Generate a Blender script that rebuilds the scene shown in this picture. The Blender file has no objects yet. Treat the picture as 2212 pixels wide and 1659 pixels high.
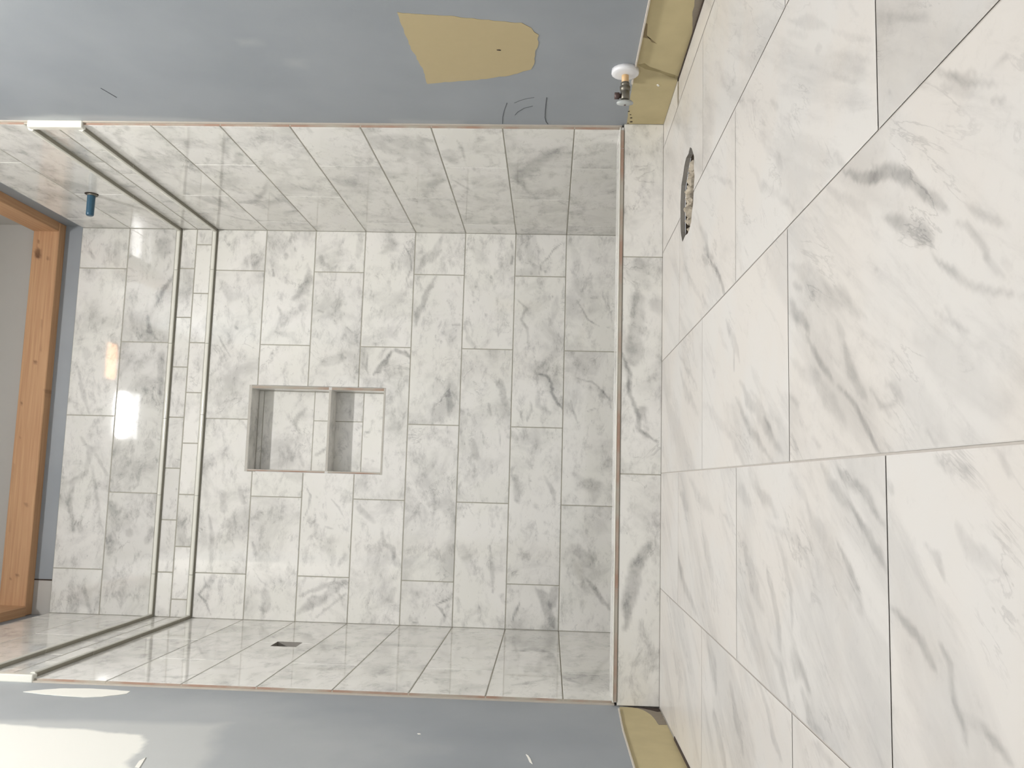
import bpy, bmesh, math, random
import numpy as np
from mathutils import Matrix, Vector

random.seed(7); rng = np.random.default_rng(11)
IN = 0.0254                       # all modelling below is written in inches
SC = bpy.context.scene
COL = SC.collection

# ------------------------------------------------------------------ camera
W = 61.05                         # width between the tiled side walls
R3 = [[0.9930645, 0.11428451, -0.02760337],
      [-0.11539434, 0.992403, -0.04266651],
      [0.02251754, 0.04555586, 0.99870798]]      # right, forward, up of the level phone
CAM = (22.018, -130.958, 11.726)
rt = Vector([r[0] for r in R3]); fw = Vector([r[1] for r in R3]); up = Vector([r[2] for r in R3])
cd = bpy.data.cameras.new('camera'); cam = bpy.data.objects.new('camera', cd); COL.objects.link(cam)
xa, ya, za = -up, rt, -fw         # the phone was held a quarter turn over
cam.matrix_world = Matrix(((xa.x, ya.x, za.x, CAM[0]*IN), (xa.y, ya.y, za.y, CAM[1]*IN), (xa.z, ya.z, za.z, CAM[2]*IN), (0, 0, 0, 1)))
cd.sensor_width = 36; cd.lens = 1835.8/2212*36; cd.clip_start = 0.01
SC.camera = cam

# ------------------------------------------------------------------ light and exposure
SC.view_settings.view_transform = 'Standard'; SC.view_settings.look = 'None'
SC.view_settings.gamma = 1; SC.view_settings.exposure = 0.0
SC.view_settings.use_curve_mapping = False
wd = bpy.data.worlds.new('world'); SC.world = wd; wd.use_nodes = True
wd.node_tree.nodes['Background'].inputs[0].default_value = (0.96, 0.98, 1.0, 1)
wd.node_tree.nodes['Background'].inputs[1].default_value = 0.8  # even fill added, entering through the open end behind the camera
LAMP_MAIN = 650.0                  # emission of the ceiling fixture
LAMP_MAIN_COL = (0.98, 0.97, 0.95)
PANEL_WARM = 11.0
PANEL_WARM_COL = (1.0, 0.45, 0.18)
CEIL = 127.0

# ------------------------------------------------------------------ authored marble figures (inches on each surface)
STROKES={
'floor':[(0.55,0.54,(32.78,-102.44),[35.11,-96.76,34.83,-97.07,33.77,-98.7,33.3,-100.19,33.07,-101.32,32.64,-102.2,32.03,-103.17,31.28,-104.16,30.89,-104.84,30.46,-105.55,30.32,-105.82,30.47,-105.78,31.03,-105.43,31.44,-104.74,32.17,-103.8,32.91,-102.67,33.59,-101.27,33.92,-99.88,34.19,-98.99,34.92,-97.3]),
(0.35,0.29,(33.23,-102.04),[34.02,-99.97,33.87,-100.21,33.1,-101.98,32.56,-103.22,32.49,-103.44,32.62,-103.29,33.36,-102.1,33.98,-100.22]),
(0.45,0.76,(30.63,-103.4),[31.84,-100.73,31.54,-101.09,30.84,-102.09,30.45,-103.06,29.93,-103.88,29.74,-104.38,29.52,-104.75,29.71,-104.79,30.08,-104.83,30.81,-103.73,31.31,-102.58,31.7,-101.3]),
(0.4,0.28,(29.25,-108.51),[30.36,-106.76,30.23,-106.85,29.61,-107.59,29.15,-108.42,29.01,-108.98,29,-109.14,29.1,-109.02,29.36,-108.6,29.77,-107.87,30.28,-106.97]),
(0.45,0.34,(29.16,-107.41),[29.88,-106.24,29.79,-106.35,29.54,-106.84,29.14,-107.24,28.7,-107.66,28.35,-107.93,28.28,-108.03,28.34,-108.07,28.7,-108.03,29.18,-107.58,29.65,-107.08,29.86,-106.39]),
(0.5,0.25,(33.76,-107.15),[35.12,-105.22,34.97,-105.36,34.23,-106.35,33.65,-107.09,33.31,-107.89,32.92,-108.76,32.89,-108.91,33,-108.78,33.57,-107.91,33.87,-107.21,34.38,-106.58,35.04,-105.43]),
(0.3,0.2,(33.98,-107.31),[34.14,-106.85,34.01,-107.01,33.77,-107.68,33.83,-107.76,33.96,-107.61,34.2,-106.93]),
(0.35,0.17,(32.46,-108.78),[32.69,-108.36,32.54,-108.45,32.22,-109.04,32.24,-109.19,32.38,-109.1,32.7,-108.52]),
(0.2,0.35,(33.77,-106.69),[34.49,-105.65,34.2,-105.76,33.17,-107.27,33.11,-107.64,33.38,-107.55,34.41,-106.07]),
(0.3,0.25,(33.39,-109.06),[33.41,-108.3,33.37,-108.39,33.3,-109.15,33.5,-109.44,33.55,-109.45,33.57,-109.37,33.48,-108.97,33.44,-108.33]),
(0.22,0.67,(43.79,-92.81),[45.92,-89.27,45.33,-90.02,43.55,-92.57,42.14,-95.08,41.82,-95.75,42.26,-95.29,44.02,-93.05,45.55,-90.12]),
(0.15,0.42,(44.21,-90.91),[45.49,-88.93,45.06,-89.24,43.24,-92.07,43.05,-92.7,43.43,-92.45,45.24,-89.67]),
(0.2,0.33,(40.05,-98.23),[41.76,-95.75,41.53,-95.99,39.95,-98.11,38.73,-100.29,38.62,-100.56,38.81,-100.35,40.16,-98.36,41.58,-96.12]),
(0.2,0.25,(37.88,-103.44),[38.95,-101.65,38.65,-101.89,36.94,-104.79,36.94,-105.03,37.19,-104.84,38.93,-101.94]),
(0.15,0.24,(39.62,-95.96),[41.71,-92.69,41.48,-92.82,37.94,-98.39,37.86,-98.71,38.04,-98.61,41.57,-93.12]),
(0.15,0.24,(39.3,-98.1),[40.58,-95.9,40.29,-96.14,38.21,-99.72,38.17,-100.03,38.42,-99.84,40.51,-96.29]),
(0.22,1.24,(38.54,-84.87),[41.8,-80.59,41.61,-80.6,39.74,-82.54,38.58,-84.24,37.02,-87.08,35.59,-89.85,35.4,-90.33,35.59,-90.18,37.02,-88.11,38.5,-85.48,39.42,-84.17,41.46,-81.25]),
(0.15,1.06,(39.1,-87.34),[39.79,-86.93,39.82,-86.49,38.72,-87.14,38.42,-87.73,38.4,-88.15,39.47,-87.53]),
(0.25,0.69,(42.88,-74),[45.35,-68.47,45.03,-68.98,42.81,-73.67,42.14,-75.54,41.94,-76.16,42.2,-75.74,42.96,-74.34,45.08,-69.27]),
(0.25,2.14,(41.16,-66.4),[44.92,-61.47,44.81,-61.34,41.42,-65.34,39.37,-66.75,39.14,-67.17,39.18,-67.48,40.91,-67.42,44.61,-62.15]),
(0.3,1.11,(39.68,-67.46),[40.86,-65.37,40.79,-65.06,38.81,-68.59,38.58,-69.42,38.66,-69.69,40.59,-66.28]),
(0.2,0.6,(35.64,-96.62),[36.3,-95.81,36.17,-95.69,35.18,-96.9,35,-97.39,35.13,-97.5,36.1,-96.33]),
(0.2,0.88,(32.92,-98.79),[35.32,-94.72,35.06,-94.87,33.66,-96.5,32.85,-98.35,32.01,-99.58,31.81,-99.99,31.99,-99.97,32.99,-99.22,33.85,-97.36,35.06,-95.31]),
(0.3,0.98,(41.83,-94.11),[42.05,-94.12,42.17,-93.68,41.96,-93.67,41.62,-94.1,41.5,-94.53,41.71,-94.54]),
(0.25,0.78,(42.62,-86.59),[43.34,-85.96,43.34,-85.69,42.18,-86.72,41.93,-87.21,41.94,-87.46,43.06,-86.47]),
(0.2,1.53,(46.55,-78.72),[47.33,-78.06,47.41,-77.49,46.27,-78.46,45.78,-79.36,45.72,-79.89,46.82,-78.97]),
(0.3,0.39,(36.02,-101.76),[36.13,-101.76,36.16,-101.58,36.05,-101.58,35.91,-101.75,35.88,-101.93,35.99,-101.93]),
(0.5,0.99,(35.79,-72.83),[39.76,-66.93,39.68,-66.92,37.69,-69.92,35.87,-72.34,34.27,-74.34,34.17,-74.59,34.22,-74.67,35.72,-73.32,37.53,-70.93,39.61,-67.31]),
(0.3,1.27,(39.53,-66.05),[40.4,-64.69,40.36,-64.27,38.95,-66.49,38.7,-67.35,38.74,-67.74,40.12,-65.61]),
(0.25,2.63,(38.89,-60.18),[42.12,-55.16,41.97,-55,39.08,-58.85,35.99,-66.09,35.75,-66.87,35.93,-66.79,38.72,-61.46,41.75,-56.1]),
(0.3,0.83,(36.45,-65.72),[37.16,-64.89,37.16,-64.55,35.89,-66.03,35.75,-66.53,35.76,-66.85,37.01,-65.4]),
(0.35,1.62,(30.63,-77.05),[33.46,-73.78,33.35,-73.62,31.96,-74.67,30.69,-76.23,29.96,-77.74,29.81,-78.19,29.93,-78.28,30.57,-77.85,31.78,-76.4,33.27,-74.27]),
(0.4,0.48,(30.19,-76.3),[30.89,-76.31,30.89,-76.06,29.56,-76.05,29.49,-76.29,29.5,-76.53,30.81,-76.55]),
(0.3,1.61,(32,-57.69),[34.52,-52.53,34.42,-52.46,32.04,-56.88,29.95,-62.55,29.85,-63.03,29.95,-63.02,31.96,-58.49,34.36,-53.12]),
(0.3,2.46,(29.4,-58.65),[32.52,-53.6,32.39,-53.37,29.44,-57.4,27.63,-62.46,27.5,-63.14,27.63,-63.19,29.36,-59.86,32.31,-54.38]),
(0.2,1.93,(26.47,-71.64),[30.23,-58.69,29.99,-59.13,28.1,-66.16,26.4,-70.67,25,-75.12,23.36,-79,23.27,-79.51,23.41,-79.57,25.14,-76.85,26.54,-72.59,28.25,-68.2,30.07,-59.88]),
(0.35,1.39,(25.2,-84.52),[28.83,-77.74,28.67,-77.65,26.9,-79.8,25.13,-83.82,23.61,-87.28,23.54,-87.7,23.67,-87.71,25.26,-85.2,26.97,-81.47,28.66,-78.33]),
(0.35,1.26,(25.21,-81.04),[27.72,-76.81,27.59,-76.74,25.16,-80.4,23.4,-85.7,23.35,-86.08,23.45,-86.03,25.27,-81.66,27.59,-77.29]),
(0.3,0.86,(26.49,-83.44),[27.92,-80.5,27.83,-80.51,26.48,-83.01,24.66,-85.76,24.6,-85.99,24.67,-86.04,26.5,-83.87,27.85,-80.82]),
(0.45,1.7,(30.01,-90.93),[31.26,-89.27,31.06,-89.25,30.05,-90.06,29.11,-91.66,28.92,-92.16,29.09,-92.24,29.98,-91.76,31.02,-89.87]),
(0.4,0.66,(27.14,-94.28),[29.24,-91.58,29.15,-91.55,27.89,-92.77,27.11,-93.95,26.49,-95.24,26.43,-95.47,26.52,-95.45,27.17,-94.61,27.91,-93.52,29.14,-91.84]),
(0.45,0.47,(24.71,-98.53),[26.44,-95.64,26.37,-95.68,25.48,-97.26,24.68,-98.29,23.6,-99.59,23.36,-100.2,23.33,-100.35,23.39,-100.33,23.67,-100.02,24.74,-98.76,25.55,-97.72,26.4,-95.84]),
(0.25,1.48,(30.18,-95.3),[33.28,-89.21,32.88,-89.54,31.38,-91.66,30.02,-94.57,29.19,-96.35,28.71,-98.43,28.6,-99.09,28.88,-98.71,29.61,-97.47,30.34,-96.01,31.62,-93.42,32.93,-90.29]),
(0.3,0.62,(31.68,-90.44),[32.11,-89.64,31.96,-89.55,31.37,-90.67,31.27,-91.21,31.41,-91.29,32,-90.21]),
(0.3,0.61,(28.54,-96.38),[29.04,-96.02,28.97,-95.77,28.16,-96.35,28.05,-96.72,28.12,-96.96,28.91,-96.4]),
(0.3,0.96,(25.88,-98.42),[28.07,-96.56,27.95,-96.45,26.57,-97.01,25.84,-97.93,25.37,-98.74,25.26,-99.03,25.39,-99.08,25.91,-98.89,26.58,-98.06,27.92,-96.85]),
(0.25,0.52,(24.98,-100.51),[25.84,-99.33,25.75,-99.34,24.94,-100.25,24.55,-101.16,24.51,-101.34,24.59,-101.32,25.03,-100.76,25.78,-99.53]),
(0.3,0.57,(25.46,-101.72),[25.99,-100.71,25.88,-100.77,25.39,-101.44,24.97,-102.29,24.91,-102.5,25.01,-102.48,25.52,-101.99,25.93,-100.96]),
(0.3,0.14,(25.02,-101.12),[25.14,-100.22,25.05,-100.34,24.86,-101.81,24.91,-101.96,24.99,-101.85,25.19,-100.39]),
(0.4,0.24,(27.88,-106.94),[29.49,-104.45,29.4,-104.51,28.49,-105.71,27.81,-106.84,27.41,-107.89,26.91,-109.64,26.91,-109.75,26.97,-109.67,27.6,-107.99,27.95,-107.04,28.6,-106.01,29.43,-104.63]),
(0.3,0.23,(28.59,-106.08),[28.77,-105.94,28.72,-105.87,28.47,-106.06,28.42,-106.21,28.46,-106.29,28.72,-106.09]),
(0.35,0.34,(27.92,-108.32),[28.6,-107.77,28.52,-107.77,27.89,-108.16,27.66,-108.69,27.62,-108.84,27.71,-108.77,27.96,-108.49,28.52,-107.9]),
(0.3,0.2,(28.03,-108.88),[28.25,-108.62,28.17,-108.59,27.84,-108.98,27.81,-109.14,27.89,-109.17,28.22,-108.78]),
(0.35,0.3,(26.99,-105.97),[27.52,-104.77,27.43,-104.86,26.92,-105.84,26.53,-106.7,26.5,-106.85,26.58,-106.8,27.07,-106.1,27.49,-104.95]),
(0.3,0.22,(27.37,-105.73),[27.58,-105.53,27.52,-105.47,27.2,-105.77,27.17,-105.93,27.22,-105.99,27.54,-105.69]),
(0.15,1.72,(25.14,-106.85),[27.27,-102.95,26.75,-103.32,25.6,-104.44,24.75,-106.05,24.14,-108.34,24.04,-109.03,24.41,-108.79,25.5,-107.6,26.33,-106.24,27.01,-104.02]),
(0.12,1.48,(24.66,-104.14),[26.3,-101.16,25.98,-101.34,24.47,-103.41,23.61,-104.96,23.45,-105.44,23.71,-105.46,24.84,-104.84,26.13,-101.88]),
(0.25,0.63,(30.62,-97.37),[30.78,-97.38,30.78,-97.07,30.61,-97.06,30.45,-97.36,30.46,-97.67,30.62,-97.67]),
(0.25,0.4,(30.11,-100.17),[30.22,-100.17,30.21,-99.98,30.1,-99.97,30,-100.16,30,-100.36,30.11,-100.36]),
(0.2,1.65,(26.03,-94.46),[28.35,-88.84,28.05,-89.17,26.96,-91.32,25.92,-93.62,24.62,-96.21,24.48,-96.75,24.69,-96.75,26.13,-95.26,27.27,-92.9,28.18,-89.74]),
(0.4,0.82,(21.98,-98.73),[23.15,-95.38,23.01,-95.43,22.28,-96.55,21.86,-98.33,21.2,-99.68,21.15,-99.96,21.28,-99.98,22.11,-99.11,22.57,-97.35,23.09,-95.77]),
(0.3,1.02,(21.63,-96.53),[23.13,-93.66,22.98,-93.66,22.18,-94.61,21.51,-96.03,21.11,-97.09,21.05,-97.41,21.19,-97.44,21.74,-97.02,22.4,-95.68,23.05,-94.08]),
(0.25,1.21,(22.05,-90.63),[22.97,-88.43,22.82,-88.47,21.95,-90.02,20.93,-91.92,20.86,-92.26,21,-92.33,22.14,-91.21,22.9,-88.9]),
(0.25,1.79,(21.37,-84.42),[23.02,-79.71,22.81,-79.77,21.19,-83.53,20.69,-86.18,20.65,-86.8,20.82,-86.72,21.55,-85.28,22.92,-80.52]),
(0.25,2.36,(21.96,-78.36),[22.85,-74.28,22.62,-74.56,21.78,-77.17,20.75,-80.12,20.65,-80.82,20.85,-80.94,22.13,-79.5,22.78,-75.33]),
(0.25,3.73,(21.34,-64.42),[22.88,-58.87,22.59,-58.89,21.09,-62.52,20.12,-68.66,20.06,-69.85,20.3,-69.74,21.57,-66.22,22.73,-60.42]),
(0.3,2.07,(20.6,-56.63),[21.62,-54.99,21.44,-54.06,19.66,-56.96,19.62,-58.19,19.81,-59.02,21.55,-56.29]),
(0.25,0.53,(22.18,-101.02),[22.44,-100.72,22.31,-100.54,21.96,-100.97,21.94,-101.32,22.07,-101.49,22.41,-101.08]),
(0.3,0.31,(22.81,-108.5),[23.12,-108.27,23.02,-108.16,22.53,-108.54,22.51,-108.73,22.6,-108.84,23.09,-108.47]),
(0.2,0.39,(22.82,-105.69),[23.13,-104.37,22.93,-104.46,22.45,-106.54,22.54,-106.88,22.73,-106.81,23.22,-104.78]),
(0.3,0.77,(26.31,-89.68),[26.76,-88.94,26.63,-88.7,25.94,-89.84,25.87,-90.39,26,-90.61,26.68,-89.52]),
(0.3,0.42,(24.27,-89.61),[24.8,-88.99,24.74,-88.82,23.79,-89.94,23.75,-90.2,23.82,-90.36,24.76,-89.26]),
(0.3,0.49,(24.11,-92.99),[24.46,-92.41,24.36,-92.26,23.79,-93.2,23.77,-93.55,23.86,-93.69,24.43,-92.77]),
(0.3,0.24,(23.68,-104.32),[23.98,-103.92,23.91,-103.86,23.4,-104.53,23.39,-104.7,23.46,-104.76,23.96,-104.1]),
(0.3,0.77,(19.94,-74.14),[20.35,-73.2,20.24,-72.92,19.54,-74.54,19.54,-75.05,19.64,-75.3,20.34,-73.73]),
(0.4,1.97,(12.85,-59.88),[15.78,-53.27,15.63,-53,13.76,-55.24,12.66,-58.9,11.79,-63.51,11.8,-64.03,11.92,-64.11,13.04,-60.83,14.11,-57.44,15.74,-53.85]),
(0.2,2.66,(16.76,-67.27),[19.77,-65.06,19.59,-64.67,16.6,-65.93,15.1,-68.79,15.04,-69.37,15.23,-69.65,16.91,-68.57,19.65,-65.67]),
(0.3,1.95,(16.34,-81.67),[18.91,-78.57,18.72,-78.39,17.48,-79.44,16.16,-80.69,15.25,-83.24,15.22,-83.72,15.39,-83.84,16.52,-82.61,17.79,-81.47,18.83,-79.14]),
(0.35,0.96,(15.11,-86.6),[17.89,-84.26,17.79,-84.14,16.53,-84.83,15.01,-86.12,14.05,-86.71,14.01,-86.9,14.12,-87.04,15.2,-87.06,16.71,-85.83,17.85,-84.51]),
(0.25,0.73,(17.22,-88.78),[19.68,-86,19.6,-85.95,18.5,-87.27,17.16,-88.42,15.32,-88.88,15.29,-89.01,15.37,-89.13,17.27,-89.14,18.62,-88.01,19.65,-86.22]),
(0.2,1.27,(19.81,-89.16),[20.29,-83.82,20.15,-84.21,19.6,-88.55,18.71,-91.56,18.68,-92.02,18.84,-92.01,20.02,-89.75,20.33,-84.57]),
(0.25,1.54,(19.23,-95.21),[21.32,-91.32,21.11,-91.33,20.11,-92.69,19.03,-94.45,18.05,-96.43,17.31,-97.91,17.26,-98.28,17.44,-98.37,18.43,-97.78,19.41,-95.94,20.47,-94.32,21.24,-91.94]),
(0.4,0.63,(19.11,-96.79),[20.12,-95.38,20.04,-95.34,19.03,-96.48,18.3,-97.74,18.28,-97.91,18.36,-97.94,19.18,-97.09,20.09,-95.58]),
(0.4,0.67,(19.93,-99.76),[21.42,-97.14,21.32,-97.15,20.44,-98.49,19.84,-99.43,19.26,-100.38,19.23,-100.56,19.32,-100.6,20.01,-100.08,20.62,-99.14,21.38,-97.4]),
(0.35,0.31,(21.1,-99.9),[21.44,-99.11,21.35,-99.04,20.75,-100.43,20.77,-100.66,20.85,-100.72,21.46,-99.35]),
(0.4,0.51,(17.46,-103.08),[18.23,-100.74,18.15,-100.78,17.74,-101.72,17.36,-102.85,16.93,-103.53,16.69,-104.13,16.68,-104.27,16.76,-104.29,17.13,-104.01,17.57,-103.32,17.97,-102.19,18.23,-100.95]),
(0.4,0.39,(16.26,-105.15),[17.6,-104.44,17.54,-104.42,17.05,-104.92,16.2,-104.96,15.64,-105.54,15.05,-105.81,15.03,-105.88,15.09,-105.93,15.78,-105.88,16.32,-105.33,17.16,-105.28,17.59,-104.55]),
(0.35,0.38,(15.47,-107.93),[15.8,-105.6,15.76,-105.68,15.71,-106.98,15.37,-107.77,15.25,-108.26,15.25,-108.37,15.32,-108.37,15.57,-108.09,15.94,-107.25,15.85,-105.76]),
(0.3,2.1,(13.54,-90.04),[14.46,-88.77,14.21,-88.58,13.2,-89.02,13.11,-91.01,13.16,-91.63,13.36,-91.61,13.87,-91.01,14.43,-89.34]),
(0.35,1.08,(11.97,-91.76),[13.06,-90.18,12.93,-90.08,11.76,-91.25,11.63,-93.67,11.68,-93.98,11.78,-93.95,12.17,-92.25,13.06,-90.48]),
(0.3,0.78,(11.13,-93.45),[11.26,-92.23,11.04,-92.05,10.83,-94.07,11,-94.6,11.21,-94.75,11.43,-92.82]),
(0.4,0.86,(9.45,-85.46),[11.64,-81.86,11.55,-81.8,10.47,-83.71,9.31,-85.05,8.57,-86.88,8.58,-87.08,8.67,-87.14,9.59,-85.86,10.75,-84.56,11.65,-82.12]),
(0.3,1.7,(7.95,-76.78),[9.8,-74.75,9.63,-74.54,7.7,-75.96,6.43,-78.31,6.45,-78.67,6.61,-78.84,8.2,-77.58,9.79,-75.15]),
(0.3,2.29,(5.1,-72.17),[6.59,-69.07,6.37,-68.83,4.73,-71.06,3.97,-72.88,4.01,-73.35,4.23,-73.62,5.46,-73.23,6.63,-69.66]),
(0.25,2.2,(9.93,-69.24),[11.92,-66.5,11.73,-66.23,9.68,-68.15,7.84,-70.09,7.83,-70.52,8.02,-70.81,10.17,-70.29,11.9,-67.04]),
(0.25,2.41,(5.57,-54.74),[7.44,-50.48,7.27,-50.2,5.29,-53.54,3.41,-53.42,3.39,-53.79,3.61,-54.26,5.84,-55.89,7.46,-51.1]),
(0.25,1.24,(13.26,-86.85),[14.07,-84.03,13.95,-84,13.08,-86.25,11.61,-88.1,11.59,-88.37,11.73,-88.5,13.43,-87.44,14.08,-84.44]),
(0.3,0.53,(20.14,-104.43),[20.53,-103.39,20.45,-103.44,20.06,-104.18,19.47,-104.85,19.43,-104.99,19.52,-105.03,20.23,-104.68,20.52,-103.59]),
(0.2,0.95,(20.46,-106.53),[21.27,-105.62,21.06,-105.59,20.22,-106.11,19.99,-108.17,20.03,-108.51,20.17,-108.36,20.69,-106.93,21.18,-105.97]),
(0.15,1.67,(16.23,-100.31),[17.73,-97.51,17.47,-97.47,15.88,-99.53,15.85,-101.5,15.91,-102.04,16.1,-101.91,16.56,-101.06,17.69,-98.13])],
'back':[(0.35,1.82,(51.12,51.21),[55.58,50.81,55.04,51.09,53.54,51.58,51.6,51.98,50.2,52.95,49.63,53.18,49.7,52.57,50.63,50.44,53.28,49.81,55.05,50.47]),
(0.25,1.03,(48.51,51.39),[49.29,51.43,48.89,51.92,48.12,51.88,47.74,51.34,48.14,50.85,48.91,50.89]),
(0.2,1.27,(44.13,52.42),[44.6,56.06,44.33,55.69,43.55,52.68,42.8,52.24,42.48,51.91,42.91,51.81,44.71,52.17,44.77,55.65]),
(0.4,0.27,(59.52,53.88),[59.86,54.01,59.72,54.1,59.23,53.91,59.18,53.75,59.32,53.66,59.81,53.86]),
(0.4,0.26,(57.96,53.06),[58.39,53.19,58.26,53.28,57.6,53.08,57.54,52.93,57.67,52.83,58.33,53.03]),
(0.4,0.32,(41.17,55.79),[41.41,55.8,41.29,55.96,41.05,55.94,40.93,55.77,41.05,55.62,41.29,55.63]),
(0.4,0.38,(54.05,56.33),[54.77,56.47,54.59,56.63,53.45,56.4,53.33,56.18,53.51,56.02,54.65,56.25]),
(0.2,2.4,(49.77,62.48),[52.62,64.73,51.77,64.59,48.65,62.9,50.44,60.97,51.22,60.69,51.11,61.52,50.9,62.06,52.28,63.93]),
(0.25,1.61,(56.04,59.95),[56.58,58.45,57.13,59.29,56.44,61.21,55.5,61.46,54.95,60.61,55.64,58.7]),
(0.25,2.43,(58.37,37.37),[61.39,38.14,60.57,38.37,58.67,38.55,57.9,38.86,57.14,39.22,57.17,38.38,58.08,36.19,60.76,37.55]),
(0.4,0.28,(55.16,34.18),[59.3,35.68,59.2,35.68,57.06,34.56,55.18,34.32,53.55,35.05,52.22,34.75,52.14,34.68,52.23,34.65,53.49,34.77,55.13,34.04,57.16,34.28,59.25,35.59]),
(0.5,0.4,(38.94,40.64),[41.77,40.44,41.66,40.52,38.94,40.84,37.99,40.34,37.9,40.24,38.04,40.21,38.95,40.44,41.65,40.38]),
(0.6,0.96,(39.96,37.83),[41.98,36.65,41.82,36.94,40.23,38.22,38.14,39.46,37.81,39.5,37.93,39.2,39.68,37.43,41.64,36.65]),
(0.45,0.63,(41.61,35.05),[42.14,36.56,41.76,36.43,40.86,33.86,41.08,33.53,41.46,33.66,42.36,36.24]),
(0.4,0.38,(41.31,34.24),[42.05,34.83,41.82,34.89,40.56,33.89,40.57,33.65,40.8,33.59,42.05,34.59]),
(0.2,1.05,(58.79,42.64),[56.59,42.82,56.91,42.28,60.54,41.96,60.99,42.45,60.66,43,57.04,43.31]),
(0.3,0.25,(45.11,43.65),[45.65,44.23,45.49,44.24,44.55,43.23,44.57,43.08,44.73,43.06,45.68,44.07]),
(0.3,0.19,(48,48.38),[48.26,49.02,48.15,48.99,47.68,47.83,47.74,47.73,47.86,47.77,48.33,48.92]),
(0.25,1.54,(40.18,45.96),[40.99,44.03,41.48,44.87,40.3,47.68,39.37,47.89,38.89,47.05,40.06,44.24]),
(0.25,0.77,(56.23,48.58),[57.17,48.86,56.78,49.15,55.47,48.75,55.29,48.29,55.68,48.01,56.98,48.4]),
(0.35,0.32,(42.13,63.59),[43.81,64.56,43.7,64.56,42.05,63.73,40.36,62.39,40.31,62.29,40.42,62.3,42.22,63.46,43.75,64.46]),
(0.3,0.5,(45.08,61.68),[45.37,62,45.05,62.03,44.73,61.68,44.78,61.37,45.1,61.34,45.42,61.69]),
(0.35,0.38,(40.62,44.07),[40.91,44.08,40.76,44.26,40.47,44.25,40.33,44.05,40.48,43.87,40.77,43.88]),
(0.3,0.78,(56.79,54.46),[57.38,54.49,57.08,54.86,56.49,54.83,56.2,54.42,56.5,54.05,57.09,54.08]),
(0.4,0.38,(47.96,54.91),[48.73,55.34,48.51,55.44,47.23,54.71,47.19,54.47,47.41,54.38,48.69,55.1]),
(0.55,0.23,(57.14,12.67),[59.65,10.46,59.64,10.53,58.69,11.84,57.21,12.76,56.36,13.7,54.53,13.99,54.46,13.97,54.52,13.92,56.26,13.5,57.06,12.58,58.54,11.67,59.58,10.48]),
(0.35,0.64,(55.89,14.7),[56.27,15.22,55.86,15.2,55.39,14.56,55.51,14.18,55.91,14.19,56.39,14.84]),
(0.4,0.37,(55.03,12.94),[55.32,12.94,55.17,13.13,54.88,13.12,54.74,12.93,54.88,12.75,55.18,12.75]),
(0.3,0.5,(54.67,15.14),[55.05,15.15,54.86,15.4,54.47,15.39,54.28,15.13,54.48,14.89,54.86,14.9]),
(0.3,1.47,(56.33,32.08),[60.55,29.36,60.23,29.74,58.42,30.82,56.81,32.63,54.97,33.05,54.47,33.01,54.73,32.59,55.85,31.52,57.57,29.62,60.05,29.26]),
(0.35,0.96,(49.36,32.12),[54.01,30.07,53.85,30.36,51.67,32.01,49.54,32.57,47.89,33.46,45.99,33.42,45.68,33.3,45.93,33.09,47.57,32.56,49.17,31.68,51.27,31.13,53.67,30.07]),
(0.4,0.37,(59.24,18.36),[59.96,18.48,59.78,18.64,58.64,18.45,58.53,18.24,58.7,18.08,59.84,18.27]),
(0.45,0.32,(56.72,18.29),[57.49,18.22,57.39,18.39,56.09,18.51,55.95,18.36,56.05,18.19,57.35,18.07]),
(0.2,0.76,(55.88,20.09),[56.46,20.11,56.16,20.48,55.58,20.46,55.3,20.07,55.59,19.7,56.18,19.72]),
(0.15,2.05,(54.95,7.89),[59.77,8.89,59.07,9.11,54.74,8.89,50.71,7.37,50.17,6.9,50.86,6.68,55.17,6.89,59.22,8.41]),
(0.3,0.31,(54.94,8.68),[55.18,8.68,55.06,8.84,54.81,8.83,54.7,8.67,54.82,8.52,55.06,8.52]),
(0.4,0.25,(47.45,6.18),[50.51,8,50.42,8,48.96,7.1,47.36,6.27,46.33,4.31,46.33,4.23,46.41,4.27,47.54,6.1,49.09,6.89,50.47,7.92]),
(0.25,0.37,(50.46,3.03),[52.12,3.14,51.96,3.32,48.93,3.11,48.8,2.92,48.96,2.74,51.99,2.94]),
(0.35,0.47,(47.25,16.53),[50.38,17.19,50.22,17.14,48.98,16.02,47.23,16.77,45.77,15.78,42.81,15.4,42.67,15.31,42.82,15.24,45.89,15.32,47.26,16.3,49.06,15.56,50.34,17.03]),
(0.2,1.26,(49.11,11.23),[51.42,11.09,51.05,11.33,49.23,11.85,46.6,12.17,46.17,12.06,46.48,11.75,48.98,10.61,51.02,10.89]),
(0.2,0.88,(43.42,24.29),[44.46,25.17,43.92,25.29,42.36,23.97,42.39,23.42,42.93,23.3,44.49,24.62]),
(0.35,0.25,(53.99,21.43),[54.33,21.49,54.21,21.6,53.73,21.5,53.66,21.36,53.77,21.25,54.26,21.35]),
(0.35,0.25,(52.27,13.82),[52.46,13.83,52.36,13.95,52.17,13.94,52.08,13.82,52.17,13.69,52.37,13.7]),
(0.35,0.32,(51.02,11.74),[51.26,11.75,51.14,11.9,50.9,11.9,50.78,11.74,50.9,11.58,51.14,11.59]),
(0.35,0.19,(45.58,20.15),[46.61,20.13,46.54,20.23,44.63,20.25,44.55,20.16,44.62,20.06,46.54,20.04]),
(0.35,0.26,(46.25,26.76),[46.23,27.49,46.11,27.39,46.13,26.12,46.26,26.03,46.39,26.13,46.36,27.4]),
(0.3,0.32,(49.99,24.2),[50.23,24.2,50.11,24.36,49.86,24.35,49.75,24.19,49.87,24.03,50.11,24.04]),
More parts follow.
